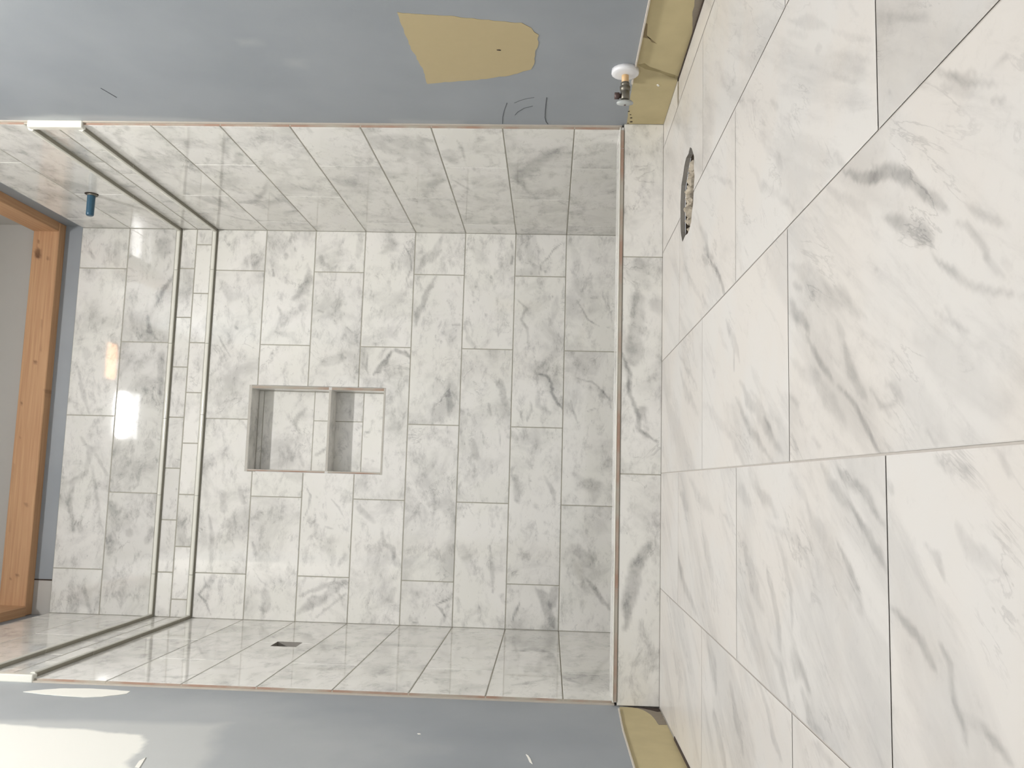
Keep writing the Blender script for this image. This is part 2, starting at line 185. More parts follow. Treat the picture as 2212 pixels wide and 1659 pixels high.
(0.3,0.32,(47.94,22.07),[48.18,22.08,48.06,22.23,47.82,22.23,47.7,22.06,47.82,21.91,48.06,21.92]),
(0.3,0.25,(52.41,23.8),[52.61,23.8,52.51,23.93,52.32,23.92,52.22,23.79,52.32,23.67,52.51,23.67]),
(0.4,0.23,(50.98,5.23),[50.97,5.86,50.85,5.77,50.87,4.68,50.99,4.59,51.1,4.68,51.08,5.78]),
(0.4,0.19,(46.36,2.89),[46.3,3.27,46.22,3.19,46.31,2.57,46.42,2.51,46.5,2.59,46.41,3.21]),
(0.45,0.47,(35.92,11.57),[38.87,14.26,38.76,14.14,38.37,12.52,37.26,11.82,35.85,11.79,34.1,10.79,33.41,10.02,33.36,9.87,33.52,9.9,34.36,10.4,36,11.34,37.4,11.37,38.77,12.28,38.93,14.11]),
(0.25,0.93,(33.84,13.69),[36.47,13.75,36.18,13.91,33.6,14.09,32.66,11.72,32.68,11.4,32.95,11.58,34.09,13.3,36.19,13.58]),
(0.35,0.47,(33.04,14.6),[34.42,14.81,34.27,14.87,33.09,14.83,31.35,15.41,31.19,15.39,31.28,15.26,33,14.37,34.3,14.71]),
(0.35,0.31,(36.26,3.67),[38.22,7.82,38.15,7.74,37.49,5.31,36.15,3.78,34.82,2.71,33.48,2.45,33.4,2.38,33.5,2.34,34.95,2.43,36.37,3.56,37.77,5.17,38.26,7.72]),
(0.35,0.39,(32.89,8.09),[34.86,8.62,34.73,8.66,32.83,8.28,31.17,7.51,31.09,7.4,31.22,7.38,32.95,7.91,34.76,8.53]),
(0.3,0.94,(33.52,27.25),[37.25,27.52,36.98,27.7,34.89,28.09,33.49,27.72,31.97,27.52,31.67,27.37,31.94,27.19,33.56,26.78,34.96,27.15,36.96,27.37]),
(0.2,0.38,(32.83,29.81),[33.92,29.59,33.82,29.8,31.93,30.2,31.75,30.04,31.85,29.83,33.74,29.43]),
(0.3,0.37,(33.04,21.06),[34.11,21.36,33.93,21.5,32.06,20.98,31.98,20.76,32.16,20.62,34.02,21.14]),
(0.25,1.11,(26.77,23.28),[28.56,23.74,28.02,24.17,25.26,23.46,24.99,22.82,25.53,22.38,28.29,23.09]),
(0.35,0.19,(28.81,19.38),[30.04,19.5,29.96,19.58,27.64,19.36,27.58,19.26,27.66,19.17,29.98,19.4]),
(0.3,1.11,(21.04,16.61),[23.2,16.86,22.73,17.36,19.23,16.96,18.89,16.36,19.36,15.86,22.86,16.26]),
(0.3,1.07,(20.81,11.08),[23.19,12.52,22.82,12.51,20.57,11.55,19.4,10.76,19.16,10.48,19.52,10.41,21.06,10.6,23.01,12.19]),
(0.25,2.45,(21.31,4.2),[23.4,8.09,22.67,7.65,20.61,5.21,19.62,5.33,18.79,5.21,19.32,4.54,22.01,3.2,23.43,7.24]),
(0.35,0.31,(18.32,23.92),[16.39,24.67,16.45,24.58,18.16,23.92,16.5,22.99,16.44,22.9,16.55,22.89,18.47,23.93,16.49,24.68]),
(0.3,0.31,(22.24,14.49),[22.47,14.49,22.35,14.64,22.13,14.64,22.02,14.48,22.13,14.33,22.36,14.34]),
(0.3,0.62,(18.46,13.63),[18.92,13.64,18.68,13.94,18.22,13.93,18.01,13.61,18.24,13.31,18.7,13.33]),
(0.35,0.19,(33.34,5.4),[33.07,6.15,33,6.06,33.5,4.68,33.61,4.64,33.68,4.74,33.18,6.12]),
(0.35,0.19,(27.77,26.81),[28.14,26.92,28.05,26.99,27.43,26.81,27.39,26.7,27.48,26.63,28.1,26.81]),
(0.35,0.22,(18.29,19.46),[18.46,19.46,18.37,19.57,18.21,19.56,18.13,19.45,18.21,19.34,18.38,19.35]),
(0.3,0.99,(35.75,19.19),[37.98,19.82,37.49,20.2,33.75,19.15,33.52,18.57,34.01,18.19,37.75,19.23]),
(0.2,0.74,(28.94,17.06),[29.79,17.61,29.35,17.77,28.13,16.96,28.1,16.5,28.54,16.34,29.76,17.15]),
(0.25,1.05,(17.78,62.01),[19.61,62.24,19.18,62.72,16.29,62.36,15.95,61.79,16.38,61.31,19.26,61.67]),
(0.3,0.73,(9.59,63.35),[15.68,64.14,15.44,64.21,12.74,63.77,9.59,63.71,7.06,63.3,6.85,63.16,7.07,63.04,9.59,62.98,12.8,63.03,15.49,63.96]),
(0.25,0.78,(18.74,59.19),[20.38,59.7,20,59.99,17.29,59.15,17.11,58.69,17.49,58.4,20.2,59.23]),
(0.45,0.36,(3.54,64.89),[6.5,64.3,6.38,64.33,5.03,64.02,3.54,65.07,2.4,63.82,0.61,62.95,0.54,62.85,0.66,62.83,2.58,63.52,3.55,64.71,4.95,63.67,6.41,64.21]),
(0.3,1.05,(5.65,63.15),[6.74,62.23,6.78,62.89,5.16,64.24,4.55,64.08,4.51,63.42,6.13,62.06]),
(0.3,0.78,(9.81,56.32),[11.91,57.19,11.64,57.23,9.49,56.55,10.71,55.61,10.98,55.61,10.85,55.85,10.13,56.1,11.74,56.96]),
(0.3,0.19,(5.9,55.43),[7.79,56.72,7.73,56.71,5.83,55.5,5.13,54.1,5.13,54.03,5.18,54.07,5.96,55.36,7.76,56.65]),
(0.25,1.28,(2.95,54.43),[4.82,54.76,4.26,55.32,1.46,54.82,1.09,54.1,1.65,53.55,4.44,54.04]),
(0.45,0.32,(17.2,48.6),[20.31,49.15,20.2,49.14,19.11,48.54,17.24,48.75,15.44,49.37,15.33,49.35,15.4,49.26,17.16,48.44,19.15,48.21,20.26,49.04]),
(0.35,0.4,(17.34,43.87),[18.67,45.16,18.53,45.13,17.22,44.04,15.74,43.04,15.66,42.92,15.8,42.92,17.45,43.71,18.63,45.03]),
(0.25,0.48,(12.78,47.37),[16.41,47.57,16.27,47.65,12.72,47.61,12.26,46.58,12.26,46.41,12.4,46.5,12.83,47.14,16.27,47.48]),
(0.35,0.95,(5.26,45.99),[3.8,49.41,3.76,49.08,4.82,45.81,6.33,42.13,6.57,41.91,6.64,42.24,5.7,46.17,4.06,49.22]),
(0.4,1.74,(3.05,46.68),[0.96,49.75,1.01,49.14,2.35,46.17,5.76,41.99,6.3,41.72,6.26,42.34,3.76,47.19,1.5,49.5]),
(0.3,0.38,(2.59,44.32),[0.64,46.66,0.58,46.43,4.31,41.96,4.55,41.97,4.6,42.21,0.87,46.68]),
(0.3,0.96,(11.41,35.33),[14.17,36.93,13.87,37.06,11.75,37.05,11.17,35.74,8.88,34.9,8.64,34.67,8.95,34.57,11.65,34.91,12.24,36.23,13.91,36.72]),
(0.2,0.89,(16.42,39.6),[17.65,41.05,17.09,41.08,15.09,38.71,15.21,38.16,15.76,38.12,17.76,40.49]),
(0.25,1.02,(4.45,35.02),[3.25,35.63,3.36,35,5.1,34.12,5.66,34.41,5.55,35.04,3.81,35.92]),
(0.4,0.26,(16.19,55.82),[16.38,55.83,16.28,55.96,16.09,55.95,16,55.81,16.1,55.69,16.29,55.7]),
(0.3,0.4,(18.83,47.38),[19.12,47.39,18.97,47.58,18.69,47.57,18.55,47.36,18.7,47.17,18.98,47.19]),
(0.35,0.32,(14.23,45.17),[14.36,45.79,14.18,45.7,13.97,44.71,14.1,44.56,14.28,44.65,14.49,45.64]),
(0.35,0.33,(13.86,58.87),[14.1,58.89,13.98,59.05,13.74,59.03,13.62,58.86,13.75,58.7,13.99,58.72]),
(0.3,0.32,(16.11,47.56),[16.35,47.57,16.23,47.73,15.99,47.71,15.87,47.54,16,47.39,16.24,47.4]),
(0.5,0.29,(3.48,27.81),[3.1,28.85,3.08,28.75,3.35,27.75,4.28,26.03,4.37,25.98,4.37,26.08,3.61,27.87,3.18,28.79]),
(0.5,0.55,(2.54,27.45),[3.25,28.42,3.07,28.34,2.38,27.67,1.42,27.01,1.31,26.85,1.5,26.83,2.71,27.23,3.23,28.22]),
(0.3,0.81,(8.81,19.88),[12.53,20.51,12.27,20.61,8.77,20.28,5.32,19.91,5.09,19.76,5.33,19.63,8.85,19.47,12.32,20.33]),
(0.15,1.55,(10.35,23.99),[13,25.3,12.14,25.75,7.9,23.64,7.72,22.69,8.57,22.24,12.81,24.34]),
(0.5,0.49,(2.77,16.15),[0.89,16.79,1,16.67,2.69,15.92,4.17,15.47,4.34,15.49,4.24,15.62,2.85,16.38,1.05,16.83]),
(0.35,1.61,(2.78,11.33),[6.19,13.36,5.66,13.2,4.58,12.73,2.5,12.09,0.66,10.74,0.34,10.3,0.88,10.23,3.05,10.58,5.33,11.31,6.07,12.82]),
(0.3,1.28,(5,10.58),[6.73,10.18,6.4,10.91,3.86,11.5,3.27,10.98,3.6,10.25,6.14,9.66]),
(0.35,0.73,(4.62,3.21),[8,5.8,7.76,5.76,6.24,4.8,4.39,3.49,3.17,2,3.1,1.76,3.34,1.82,4.84,2.92,6.67,4.22,7.92,5.56]),
(0.2,1.93,(11.22,6.44),[12.9,8,11.73,8.23,9.42,6.09,9.54,4.89,10.71,4.66,13.03,6.79]),
(0.4,0.26,(3.05,21.8),[3.24,21.81,3.14,21.93,2.95,21.93,2.86,21.8,2.96,21.67,3.15,21.68]),
(0.4,0.26,(3.04,15.11),[3.23,15.12,3.13,15.24,2.94,15.24,2.85,15.11,2.95,14.98,3.14,14.99]),
(0.4,0.18,(0.52,31.43),[0.6,31.82,0.49,31.77,0.36,31.12,0.44,31.03,0.54,31.08,0.68,31.73]),
(0.35,0.26,(5.58,16.71),[5.77,16.72,5.68,16.84,5.49,16.84,5.4,16.7,5.49,16.58,5.68,16.58]),
(0.2,0.52,(3.42,24.97),[4.71,25.11,4.49,25.35,2.29,25.11,2.13,24.83,2.34,24.59,4.54,24.83]),
(0.2,0.77,(4.43,18.21),[5.32,18.58,4.91,18.83,3.67,18.31,3.55,17.84,3.95,17.59,5.2,18.11]),
(0.35,0.81,(51.47,73.63),[53.75,72.3,53.63,72.54,51.67,73.98,48.33,75.33,48.05,75.31,48.19,75.08,51.27,73.27,53.48,72.29]),
(0.35,0.89,(44.4,75.82),[46.92,76.27,46.63,76.38,44.22,76.22,42.86,74.45,42.77,74.14,43.08,74.24,44.58,75.41,46.67,76.06]),
(0.2,2.75,(57.88,74.34),[59.96,74.5,58.9,75.8,56.83,75.64,55.81,74.18,56.87,72.89,58.94,73.05]),
(0.25,0.89,(33.89,85.61),[38.58,86.98,38.29,87.06,33.77,86.04,30.76,84.58,30.56,84.34,30.86,84.29,34,85.18,38.36,86.75]),
(0.2,1.1,(56.84,82.07),[59.33,82.28,58.91,82.8,54.76,82.45,54.35,81.87,54.78,81.35,58.93,81.69]),
(0.2,0.53,(56.43,86.19),[57.16,86.85,56.82,86.9,55.68,85.88,55.7,85.54,56.03,85.48,57.17,86.5]),
(0.2,1.08,(37.5,73.36),[41.25,73.52,40.86,74.05,34.18,73.76,33.78,73.2,34.17,72.68,40.84,72.96]),
(0.2,1.46,(40.59,85.74),[41.67,85.83,41.12,86.51,40.04,86.42,39.52,85.65,40.07,84.96,41.15,85.06]),
(0.25,1.03,(20.05,86.19),[27.28,85.68,26.95,85.59,25.26,84.23,21.85,84.55,20.27,86.66,16.77,86.85,12.5,85.47,12.24,85.23,12.56,85.13,16.83,85.85,19.83,85.73,21.41,83.63,25.44,83.25,27.18,85.34]),
(0.2,0.53,(19.29,82.43),[22.94,83.34,22.7,83.55,15.81,81.84,15.67,81.54,15.91,81.32,22.79,83.03]),
(0.25,0.52,(22.89,81.73),[24.67,82.88,24.37,82.99,21.16,80.93,21.12,80.6,21.42,80.48,24.63,82.54]),
(0.25,1.06,(12.25,73.09),[10.84,73.84,10.92,73.19,13.09,72.04,13.67,72.33,13.59,72.98,11.42,74.14]),
(0.25,1.06,(12.58,76.43),[13.35,76.49,12.95,76.99,12.18,76.93,11.81,76.37,12.21,75.87,12.98,75.93]),
(0.2,0.69,(2.22,82.29),[4.33,83.1,3.99,83.34,0.25,81.91,0.11,81.49,0.45,81.25,4.19,82.68]),
(0.2,1.07,(26.26,74.18),[27.04,74.24,26.64,74.74,25.85,74.68,25.47,74.12,25.88,73.61,26.66,73.67])],
'niche':[(0.3,1.16,(30.68,52.72),[33.02,50.41,32.92,50.8,30.82,53.29,28.58,51.75,28.37,51.4,28.77,51.4,30.54,52.16,32.63,50.5]),
(0.3,0.7,(25.53,52.94),[26.86,53.34,26.51,53.6,24.38,52.96,24.21,52.54,24.56,52.28,26.69,52.91]),
(0.3,0.61,(24.69,51.16),[25.97,51.62,25.66,51.83,23.54,51.07,23.42,50.7,23.72,50.49,25.85,51.25]),
(0.35,0.26,(29.8,42.14),[29.35,42.71,29.3,42.55,30.09,41.57,30.25,41.57,30.29,41.73,29.5,42.71]),
(0.35,0.21,(29.13,40.83),[28.9,41.4,28.84,41.29,29.24,40.29,29.36,40.26,29.43,40.37,29.02,41.37]),
(0.3,0.16,(24.8,39.99),[25.16,41.33,25.07,41.29,24.38,38.72,24.44,38.64,24.53,38.68,25.22,41.26]),
(0.3,0.31,(32.81,43.63),[31.3,43.77,31.39,43.6,34.21,43.36,34.34,43.5,34.24,43.67,31.43,43.91]),
(0.35,0.21,(26.64,44.22),[26.14,44.96,26.1,44.84,27.02,43.48,27.14,43.48,27.19,43.6,26.27,44.96]),
(0.3,0.51,(25.91,47.96),[25.22,48.98,25.11,48.67,26.3,46.94,26.61,46.94,26.71,47.24,25.53,48.97]),
(0.3,0.2,(31.72,39.03),[31.77,39.75,31.66,39.68,31.57,38.4,31.66,38.31,31.77,38.39,31.86,39.67])],
'right':[(0.35,1.23,(-35.88,63.42),[-40.67,61.02,-40.39,61.35,-37.73,63.45,-35.5,63.91,-33.82,64.46,-33.37,64.54,-33.93,64.17,-36.25,62.94,-37.86,62.74,-40.16,61.27]),
(0.3,0.62,(-39.68,60.85),[-40.76,60.3,-40.22,60.88,-39.13,61.43,-38.58,61.4,-39.14,60.81,-40.23,60.27]),
(0.3,1.06,(-35.52,51.18),[-37.75,49.61,-37.43,50.07,-35.51,51.71,-30.92,52.59,-30.25,52.56,-31.23,52.1,-35.54,50.65,-36.88,49.99]),
(0.3,1.12,(-30.75,51.09),[-32.87,50.31,-31.81,51.25,-29.64,52.05,-28.54,51.9,-29.67,50.93,-31.84,50.15]),
(0.35,1.16,(-17.91,52.26),[-13.47,57.65,-13.15,57.55,-13.08,55.36,-17.34,52.17,-22.63,50.11,-23.26,49.97,-22.8,50.28,-18.48,52.36,-15.1,54.92,-13.92,57.29]),
(0.3,0.68,(-16.36,51.23),[-18.12,51.34,-17.67,51.5,-14.44,51.3,-14.55,51.11,-15.02,50.95,-18.22,51.16]),
(0.25,3.09,(-13.9,60.32),[-15.88,62.65,-15.22,62.69,-12.52,61.04,-8.99,59.67,-9.02,59.31,-9.95,59.14,-15.26,59.62,-16.19,62.21]),
(0.25,0.88,(-5.75,59.94),[-8.88,62.53,-8.69,62.54,-5.34,60.11,-4.85,58.38,-4.97,58.26,-5.14,58.27,-6.15,59.76,-8.96,62.41]),
(0.2,0.64,(-36.02,57.41),[-37.18,56.89,-36.6,57.47,-35.42,58,-34.83,57.95,-35.44,57.36,-36.61,56.83]),
(0.2,0.87,(-34.75,55.99),[-36.33,55.31,-35.54,56.07,-33.93,56.77,-33.12,56.69,-33.95,55.9,-35.56,55.22]),
(0.25,2.52,(-9.31,50.95),[-8.58,52.55,-7.48,52.54,-8.64,50.02,-10.03,49.38,-11.09,49.42,-9.98,51.88]),
(0.35,0.53,(-33.75,22.84),[-37.26,23.17,-36.91,23.21,-33.59,23.05,-28.88,23.06,-28.58,22.99,-28.96,22.9,-33.92,22.63,-37.07,23.07]),
(0.35,0.35,(-27.79,22.06),[-28.49,22,-28.13,22.2,-27.43,22.26,-27.08,22.12,-27.44,21.91,-28.14,21.85]),
(0.3,2.92,(-32,24.51),[-33.85,25.49,-31.94,25.65,-29.3,24.28,-30.09,23.49,-32.07,23.36,-34.57,24.72]),
(0.4,0.95,(-37.01,26.62),[-37.35,27.34,-36.82,27.32,-36.26,26.12,-36.67,25.89,-37.19,25.93,-37.75,27.11]),
(0.3,0.69,(-29.96,18.66),[-32.42,18.52,-32.16,18.59,-30.29,18.75,-28.69,20.29,-28.45,20.38,-28.39,20.27,-29.62,18.57,-32.17,18.48]),
(0.3,3.38,(-29.18,14.13),[-34.97,11.11,-35.04,11.61,-34.25,13.21,-30.79,14.56,-26.72,16.95,-20.42,15.99,-19.4,15.57,-21.07,15.44,-24.9,15.59,-27.52,13.7,-31.2,12.33,-33.88,11.37]),
(0.35,0.52,(-20.47,23.43),[-15.69,25.11,-15.85,24.97,-20.65,23.24,-24.2,25.01,-24.21,25.14,-23.9,25.11,-20.3,23.63,-16.09,25.05]),
(0.25,2.9,(-21.9,28.04),[-26.14,26.25,-26.23,27.11,-20.01,29.79,-17.32,29.98,-17.21,29.04,-23.72,26.34]),
(0.2,3.44,(-22.81,39.56),[-23.83,40.83,-21.93,41.02,-20.4,39.16,-21.77,38.27,-23.68,38.13,-25.12,39.94]),
(0.25,0.83,(-30.4,34.68),[-32,34.34,-31.19,34.92,-29.57,35.27,-28.75,35.03,-29.6,34.44,-31.22,34.1]),
(0.2,4.56,(-10.39,28.4),[-15.12,29.01,-11.59,29.79,-5.09,29.01,-5.27,27.73,-9.17,26.98,-15.28,27.83]),
(0.3,1,(-6.81,20.81),[-9.19,20.66,-7.99,21.22,-5.57,21.39,-4.35,20.97,-5.62,20.39,-8.03,20.24]),
(0.2,1.42,(-25.32,16.47),[-28.19,16.37,-26.75,17.11,-23.8,17.23,-22.29,16.58,-23.85,15.81,-26.8,15.73]),
(0.3,0.65,(-15.36,10.71),[-16.32,11.37,-15.9,11.34,-14.18,10.17,-14.39,10.04,-14.82,10.08,-16.52,11.24]),
(0.35,0.45,(-33.61,12.13),[-32.66,12.84,-32.52,12.73,-34.24,11.45,-34.55,11.43,-34.68,11.54,-32.98,12.82]),
(0.2,0.85,(-26.81,30.87),[-28.51,30.58,-27.65,31.15,-25.92,31.44,-25.05,31.17,-25.95,30.59,-27.68,30.31])],
'left':[(0.3,0.37,(-15.9,59.28),[-10.49,61.5,-11.11,61.41,-20.24,57.67,-20.85,57.26,-20.32,57.31,-11.21,61.03]),
(0.3,1.17,(-37.79,51.47),[-37.45,53.04,-37.65,52.87,-38.32,51.22,-35.92,49.57,-35.66,49.6,-35.53,49.74,-37.26,51.71,-37.28,53.03]),
(0.25,0.65,(-28.81,54.43),[-26.42,55.46,-27.69,55.27,-30.02,54.25,-31.08,53.44,-29.9,53.61,-27.57,54.61]),
(0.2,1.2,(-17.5,60.64),[-12.47,62.88,-15.16,62.35,-19.97,60.18,-22.11,58.59,-19.74,59,-14.92,61.12]),
(0.2,6.57,(-20.52,63.04),[-19.82,65.22,-22.98,63.26,-23.96,60.15,-21.22,60.89,-17.95,62.81,-16.85,66.13]),
(0.25,0.42,(-34.33,55.78),[-32.92,56.45,-33.67,56.32,-35.06,55.66,-35.7,55.13,-34.98,55.25,-33.6,55.9]),
(0.15,1.22,(-17.8,40.28),[-12.84,41.59,-15.5,41.55,-20.24,40.27,-22.35,39.09,-20.01,39.07,-15.25,40.3]),
(0.2,3.68,(-8.96,24.27),[-4.47,25.34,-8.48,25.13,-13.06,24.02,-13.13,23.29,-9.43,23.43,-4.55,24.55]),
(0.25,0.59,(-29.71,19.28),[-27.69,19.44,-28.76,19.66,-30.74,19.49,-31.65,19.12,-30.64,18.91,-28.66,19.06]),
(0.3,1.22,(-33.99,13.26),[-35.36,15.29,-35.52,15.19,-34.6,13.22,-31.8,11.13,-31.48,11.05,-31.36,11.15,-33.38,13.3,-35.1,15.22]),
(0.3,2.91,(-14.6,13.39),[-17.88,16.95,-18.21,16.75,-16.04,13.37,-17.46,10.87,-17.13,10.68,-16.5,10.82,-13.13,13.42,-17.26,16.83]),
(0.3,0.75,(-24.35,10.22),[-18.23,10.63,-19.38,10.79,-29.54,10.09,-29.83,9.86,-28.89,9.71,-18.59,10.37]),
(0.3,0.66,(-18.36,10.85),[-15.86,10.84,-17.18,11.18,-19.63,11.18,-20.76,10.86,-19.51,10.53,-17.06,10.51]),
(0.3,0.98,(-31.96,8.68),[-30.67,9.64,-31.3,9.6,-33.58,7.88,-33.2,7.74,-32.61,7.77,-30.27,9.51]),
(0.2,1.08,(-8.09,15.77),[-3.52,15.94,-5.96,16.4,-10.35,16.22,-12.34,15.61,-10.15,15.16,-5.74,15.31]),
(0.2,0.56,(-34.69,23.59),[-32.87,23.83,-33.84,23.99,-35.62,23.75,-36.45,23.36,-35.53,23.2,-33.74,23.43]),
(0.2,1.24,(-4.44,5.87),[0.95,5.64,-1.93,6.39,-7.1,6.59,-9.41,6.09,-6.86,5.37,-1.67,5.13]),
(0.2,1.35,(-28.43,6.91),[-28.58,9.51,-29.24,9.41,-28.96,4.47,-28.28,4.31,-27.61,4.37,-27.9,9.38])],
'curb':[(0.45,1.48,(10.33,3.14),[16.46,1.06,16.16,1.49,13.96,3.09,10.45,3.87,7.55,3.82,7.09,3.63,7.49,3.31,10.21,2.41,13.53,1.67,15.95,1.02]),
(0.3,0.34,(12.11,0.53),[10.3,1.59,10.36,1.49,11.94,0.53,10.42,0.23,10.33,0.15,10.45,0.12,12.28,0.53,10.41,1.59]),
(0.25,0.56,(15.74,0.39),[16.73,0.61,16.47,0.84,14.88,0.48,14.75,0.16,15.01,-0.06,16.6,0.3]),
(0.2,0.54,(2.61,1.35),[3,1.36,2.8,1.63,2.4,1.62,2.21,1.35,2.42,1.08,2.82,1.09]),
(0.6,0.44,(29.46,2.47),[36.21,4.36,36.06,4.38,34.07,3.71,31.59,3.59,29.39,2.68,27.62,2.44,26.52,0.45,26.51,0.3,26.65,0.37,27.88,2.08,29.52,2.26,31.7,3.16,34.16,3.28,36.12,4.23]),
(0.3,1.56,(38.62,2.72),[42.75,2.47,42.19,3.3,35.16,3.7,34.52,2.96,35.08,2.14,42.11,1.72]),
(0.35,0.78,(29.59,2.01),[30.49,1.84,30.27,2.28,29.04,2.51,28.69,2.18,28.91,1.74,30.14,1.51]),
(0.3,1.19,(45.7,2.54),[46.62,2.55,46.15,3.14,45.24,3.13,44.79,2.53,45.26,1.94,46.17,1.95]),
(0.2,0.61,(55,2.01),[56.81,1.6,56.65,1.95,53.51,2.67,53.21,2.43,53.36,2.08,56.5,1.36]),
(0.25,1.58,(41.17,0.53),[42.39,0.54,41.77,1.32,40.56,1.31,39.97,0.52,40.59,-0.27,41.79,-0.26])],
'ledge':[(0.8,1.16,(56.21,94.16),[57.08,94.24,56.64,94.78,55.77,94.7,55.35,94.08,55.79,93.54,56.65,93.62]),
(0.7,0.36,(58.27,94.35),[58.54,94.38,58.4,94.55,58.13,94.52,57.99,94.33,58.13,94.16,58.41,94.18]),
(0.5,0.42,(55.48,92.49),[55.8,92.52,55.64,92.72,55.32,92.69,55.16,92.47,55.32,92.27,55.64,92.3]),
(0.7,1.19,(33.77,90.49),[34.65,90.57,34.2,91.13,33.32,91.04,32.9,90.41,33.35,89.85,34.23,89.93]),
(0.7,0.42,(38.64,93.04),[38.95,93.07,38.79,93.26,38.48,93.23,38.33,93.01,38.49,92.81,38.8,92.84]),
(0.7,0.36,(32.14,94.67),[32.41,94.69,32.27,94.86,32.01,94.83,31.88,94.64,32.02,94.47,32.28,94.5]),
(0.5,0.53,(16.51,92.35),[16.89,92.39,16.7,92.63,16.31,92.6,16.13,92.32,16.33,92.07,16.71,92.11]),
(0.6,0.46,(5.67,92.78),[6,92.81,5.83,93.02,5.5,92.99,5.34,92.74,5.51,92.53,5.84,92.56]),
(0.6,0.3,(5.15,93.82),[5.36,93.84,5.25,93.98,5.04,93.96,4.94,93.8,5.05,93.66,5.26,93.68]),
(0.6,0.23,(26.63,94.28),[26.81,94.3,26.72,94.41,26.54,94.39,26.46,94.27,26.55,94.16,26.72,94.17]),
(0.3,0.12,(42.94,92.46),[45.59,92.64,45.55,92.69,40.35,92.36,40.31,92.3,40.35,92.24,45.54,92.57]),
(0.3,0.12,(17.44,94.8),[22.84,94.95,22.8,95.01,12.13,94.71,12.09,94.65,12.13,94.59,22.79,94.89])],
}

# ------------------------------------------------------------------ numpy value noise
_L = rng.random((64, 64))
def vnoise(x, y):
    xi = np.floor(x).astype(int); yi = np.floor(y).astype(int); fx = x-xi; fy = y-yi
    fx = fx*fx*(3-2*fx); fy = fy*fy*(3-2*fy)
    a = _L[xi % 64, yi % 64]; b = _L[(xi+1) % 64, yi % 64]; c = _L[xi % 64, (yi+1) % 64]; d = _L[(xi+1) % 64, (yi+1) % 64]
    return (a*(1-fx)+b*fx)*(1-fy)+(c*(1-fx)+d*fx)*fy
def fbm(x, y, o=4):
    s = 0; a = 1; t = 0
    for i in range(o):
        s = s+a*vnoise(x+17*i, y+31*i); t += a; a *= .55; x = x*2.03; y = y*2.03
    return s/t-.5

def strokes_at(surf, u, v, rect):
    """darkness of the drawn veins at the points u,v of one tile"""
    out = np.zeros_like(u)
    for st, w, (mu, mv), pl in STROKES.get(surf, []):
        if rect and not (rect[0] <= mu <= rect[1] and rect[2] <= mv <= rect[3]): continue
        P = np.array(pl).reshape(-1, 2); m = 1.0
        sel = np.where((u > P[:, 0].min()-m) & (u < P[:, 0].max()+m) & (v > P[:, 1].min()-m) & (v < P[:, 1].max()+m))[0]
        if len(sel) == 0: continue
        k = min(w, 3.0)
        pu = u[sel]+k*.55*fbm(u[sel]*1.1/max(k, .5)+5, v[sel]*1.1/max(k, .5)+9)+.12*min(w, 2)*fbm(u[sel]*1.8, v[sel]*1.8)
        pv = v[sel]+k*.55*fbm(u[sel]*1.1/max(k, .5)+45, v[sel]*1.1/max(k, .5)+3)+.12*min(w, 2)*fbm(u[sel]*1.8+8, v[sel]*1.8)
        Q = np.roll(P, -1, 0); dmin = np.full(len(sel), 1e9); ins = np.zeros(len(sel), bool)
        for (ax, ay), (bx, by) in zip(P, Q):
            dx, dy = bx-ax, by-ay; L2 = dx*dx+dy*dy+1e-9
            t = np.clip(((pu-ax)*dx+(pv-ay)*dy)/L2, 0, 1)
            dmin = np.minimum(dmin, np.hypot(pu-ax-t*dx, pv-ay-t*dy))
            c = ((ay > pv) != (by > pv))
            with np.errstate(divide='ignore', invalid='ignore'):
                xx = dx*(pv-ay)/(dy if dy != 0 else 1e-9)+ax
            ins ^= c & (pu < xx)
        sd = np.where(ins, dmin, -dmin)
        sf = (.07+.13*min(w, 3)) if surf == 'floor' else (.10+.18*min(w, 3))
        f = np.clip((sd+sf*.6)/(sf*1.3), 0, 1); f = f*f*(3-2*f)
        f *= .75+.9*np.clip(fbm(u[sel]*.9+3, v[sel]*.9)+.25, 0, .6)
        out[sel] = 1-(1-out[sel])*(1-st*f)
    return out

# ------------------------------------------------------------------ object helpers
def link(name, me, parent=None, mats=()):
    o = bpy.data.objects.new(name, me); COL.objects.link(o)
    for m in mats: me.materials.append(m)
    if parent is not None:
        o.parent = parent
        if parent.type == 'EMPTY': o.matrix_parent_inverse = Matrix.Translation(parent.location).inverted()
    return o
def thing(name, label, cat, loc, group=None):
    o = bpy.data.objects.new(name, None); COL.objects.link(o); o.location = Vector(loc)*IN; o.empty_display_size = .05
    o['label'] = label; o['category'] = cat
    if group: o['group'] = group
    return o
def struct(o, label=None):
    o['kind'] = 'structure'
    if label: o['label'] = label
    return o
def mesh(name, V, F, mats, parent=None, smooth=False, fm=None):
    me = bpy.data.meshes.new(name); me.from_pydata([tuple(c*IN for c in p) for p in V], [], F)
    o = link(name, me, parent, mats)
    if fm:
        for p, i in zip(me.polygons, fm): p.material_index = i
    if smooth:
        for p in me.polygons: p.use_smooth = True
    me.update(); return o
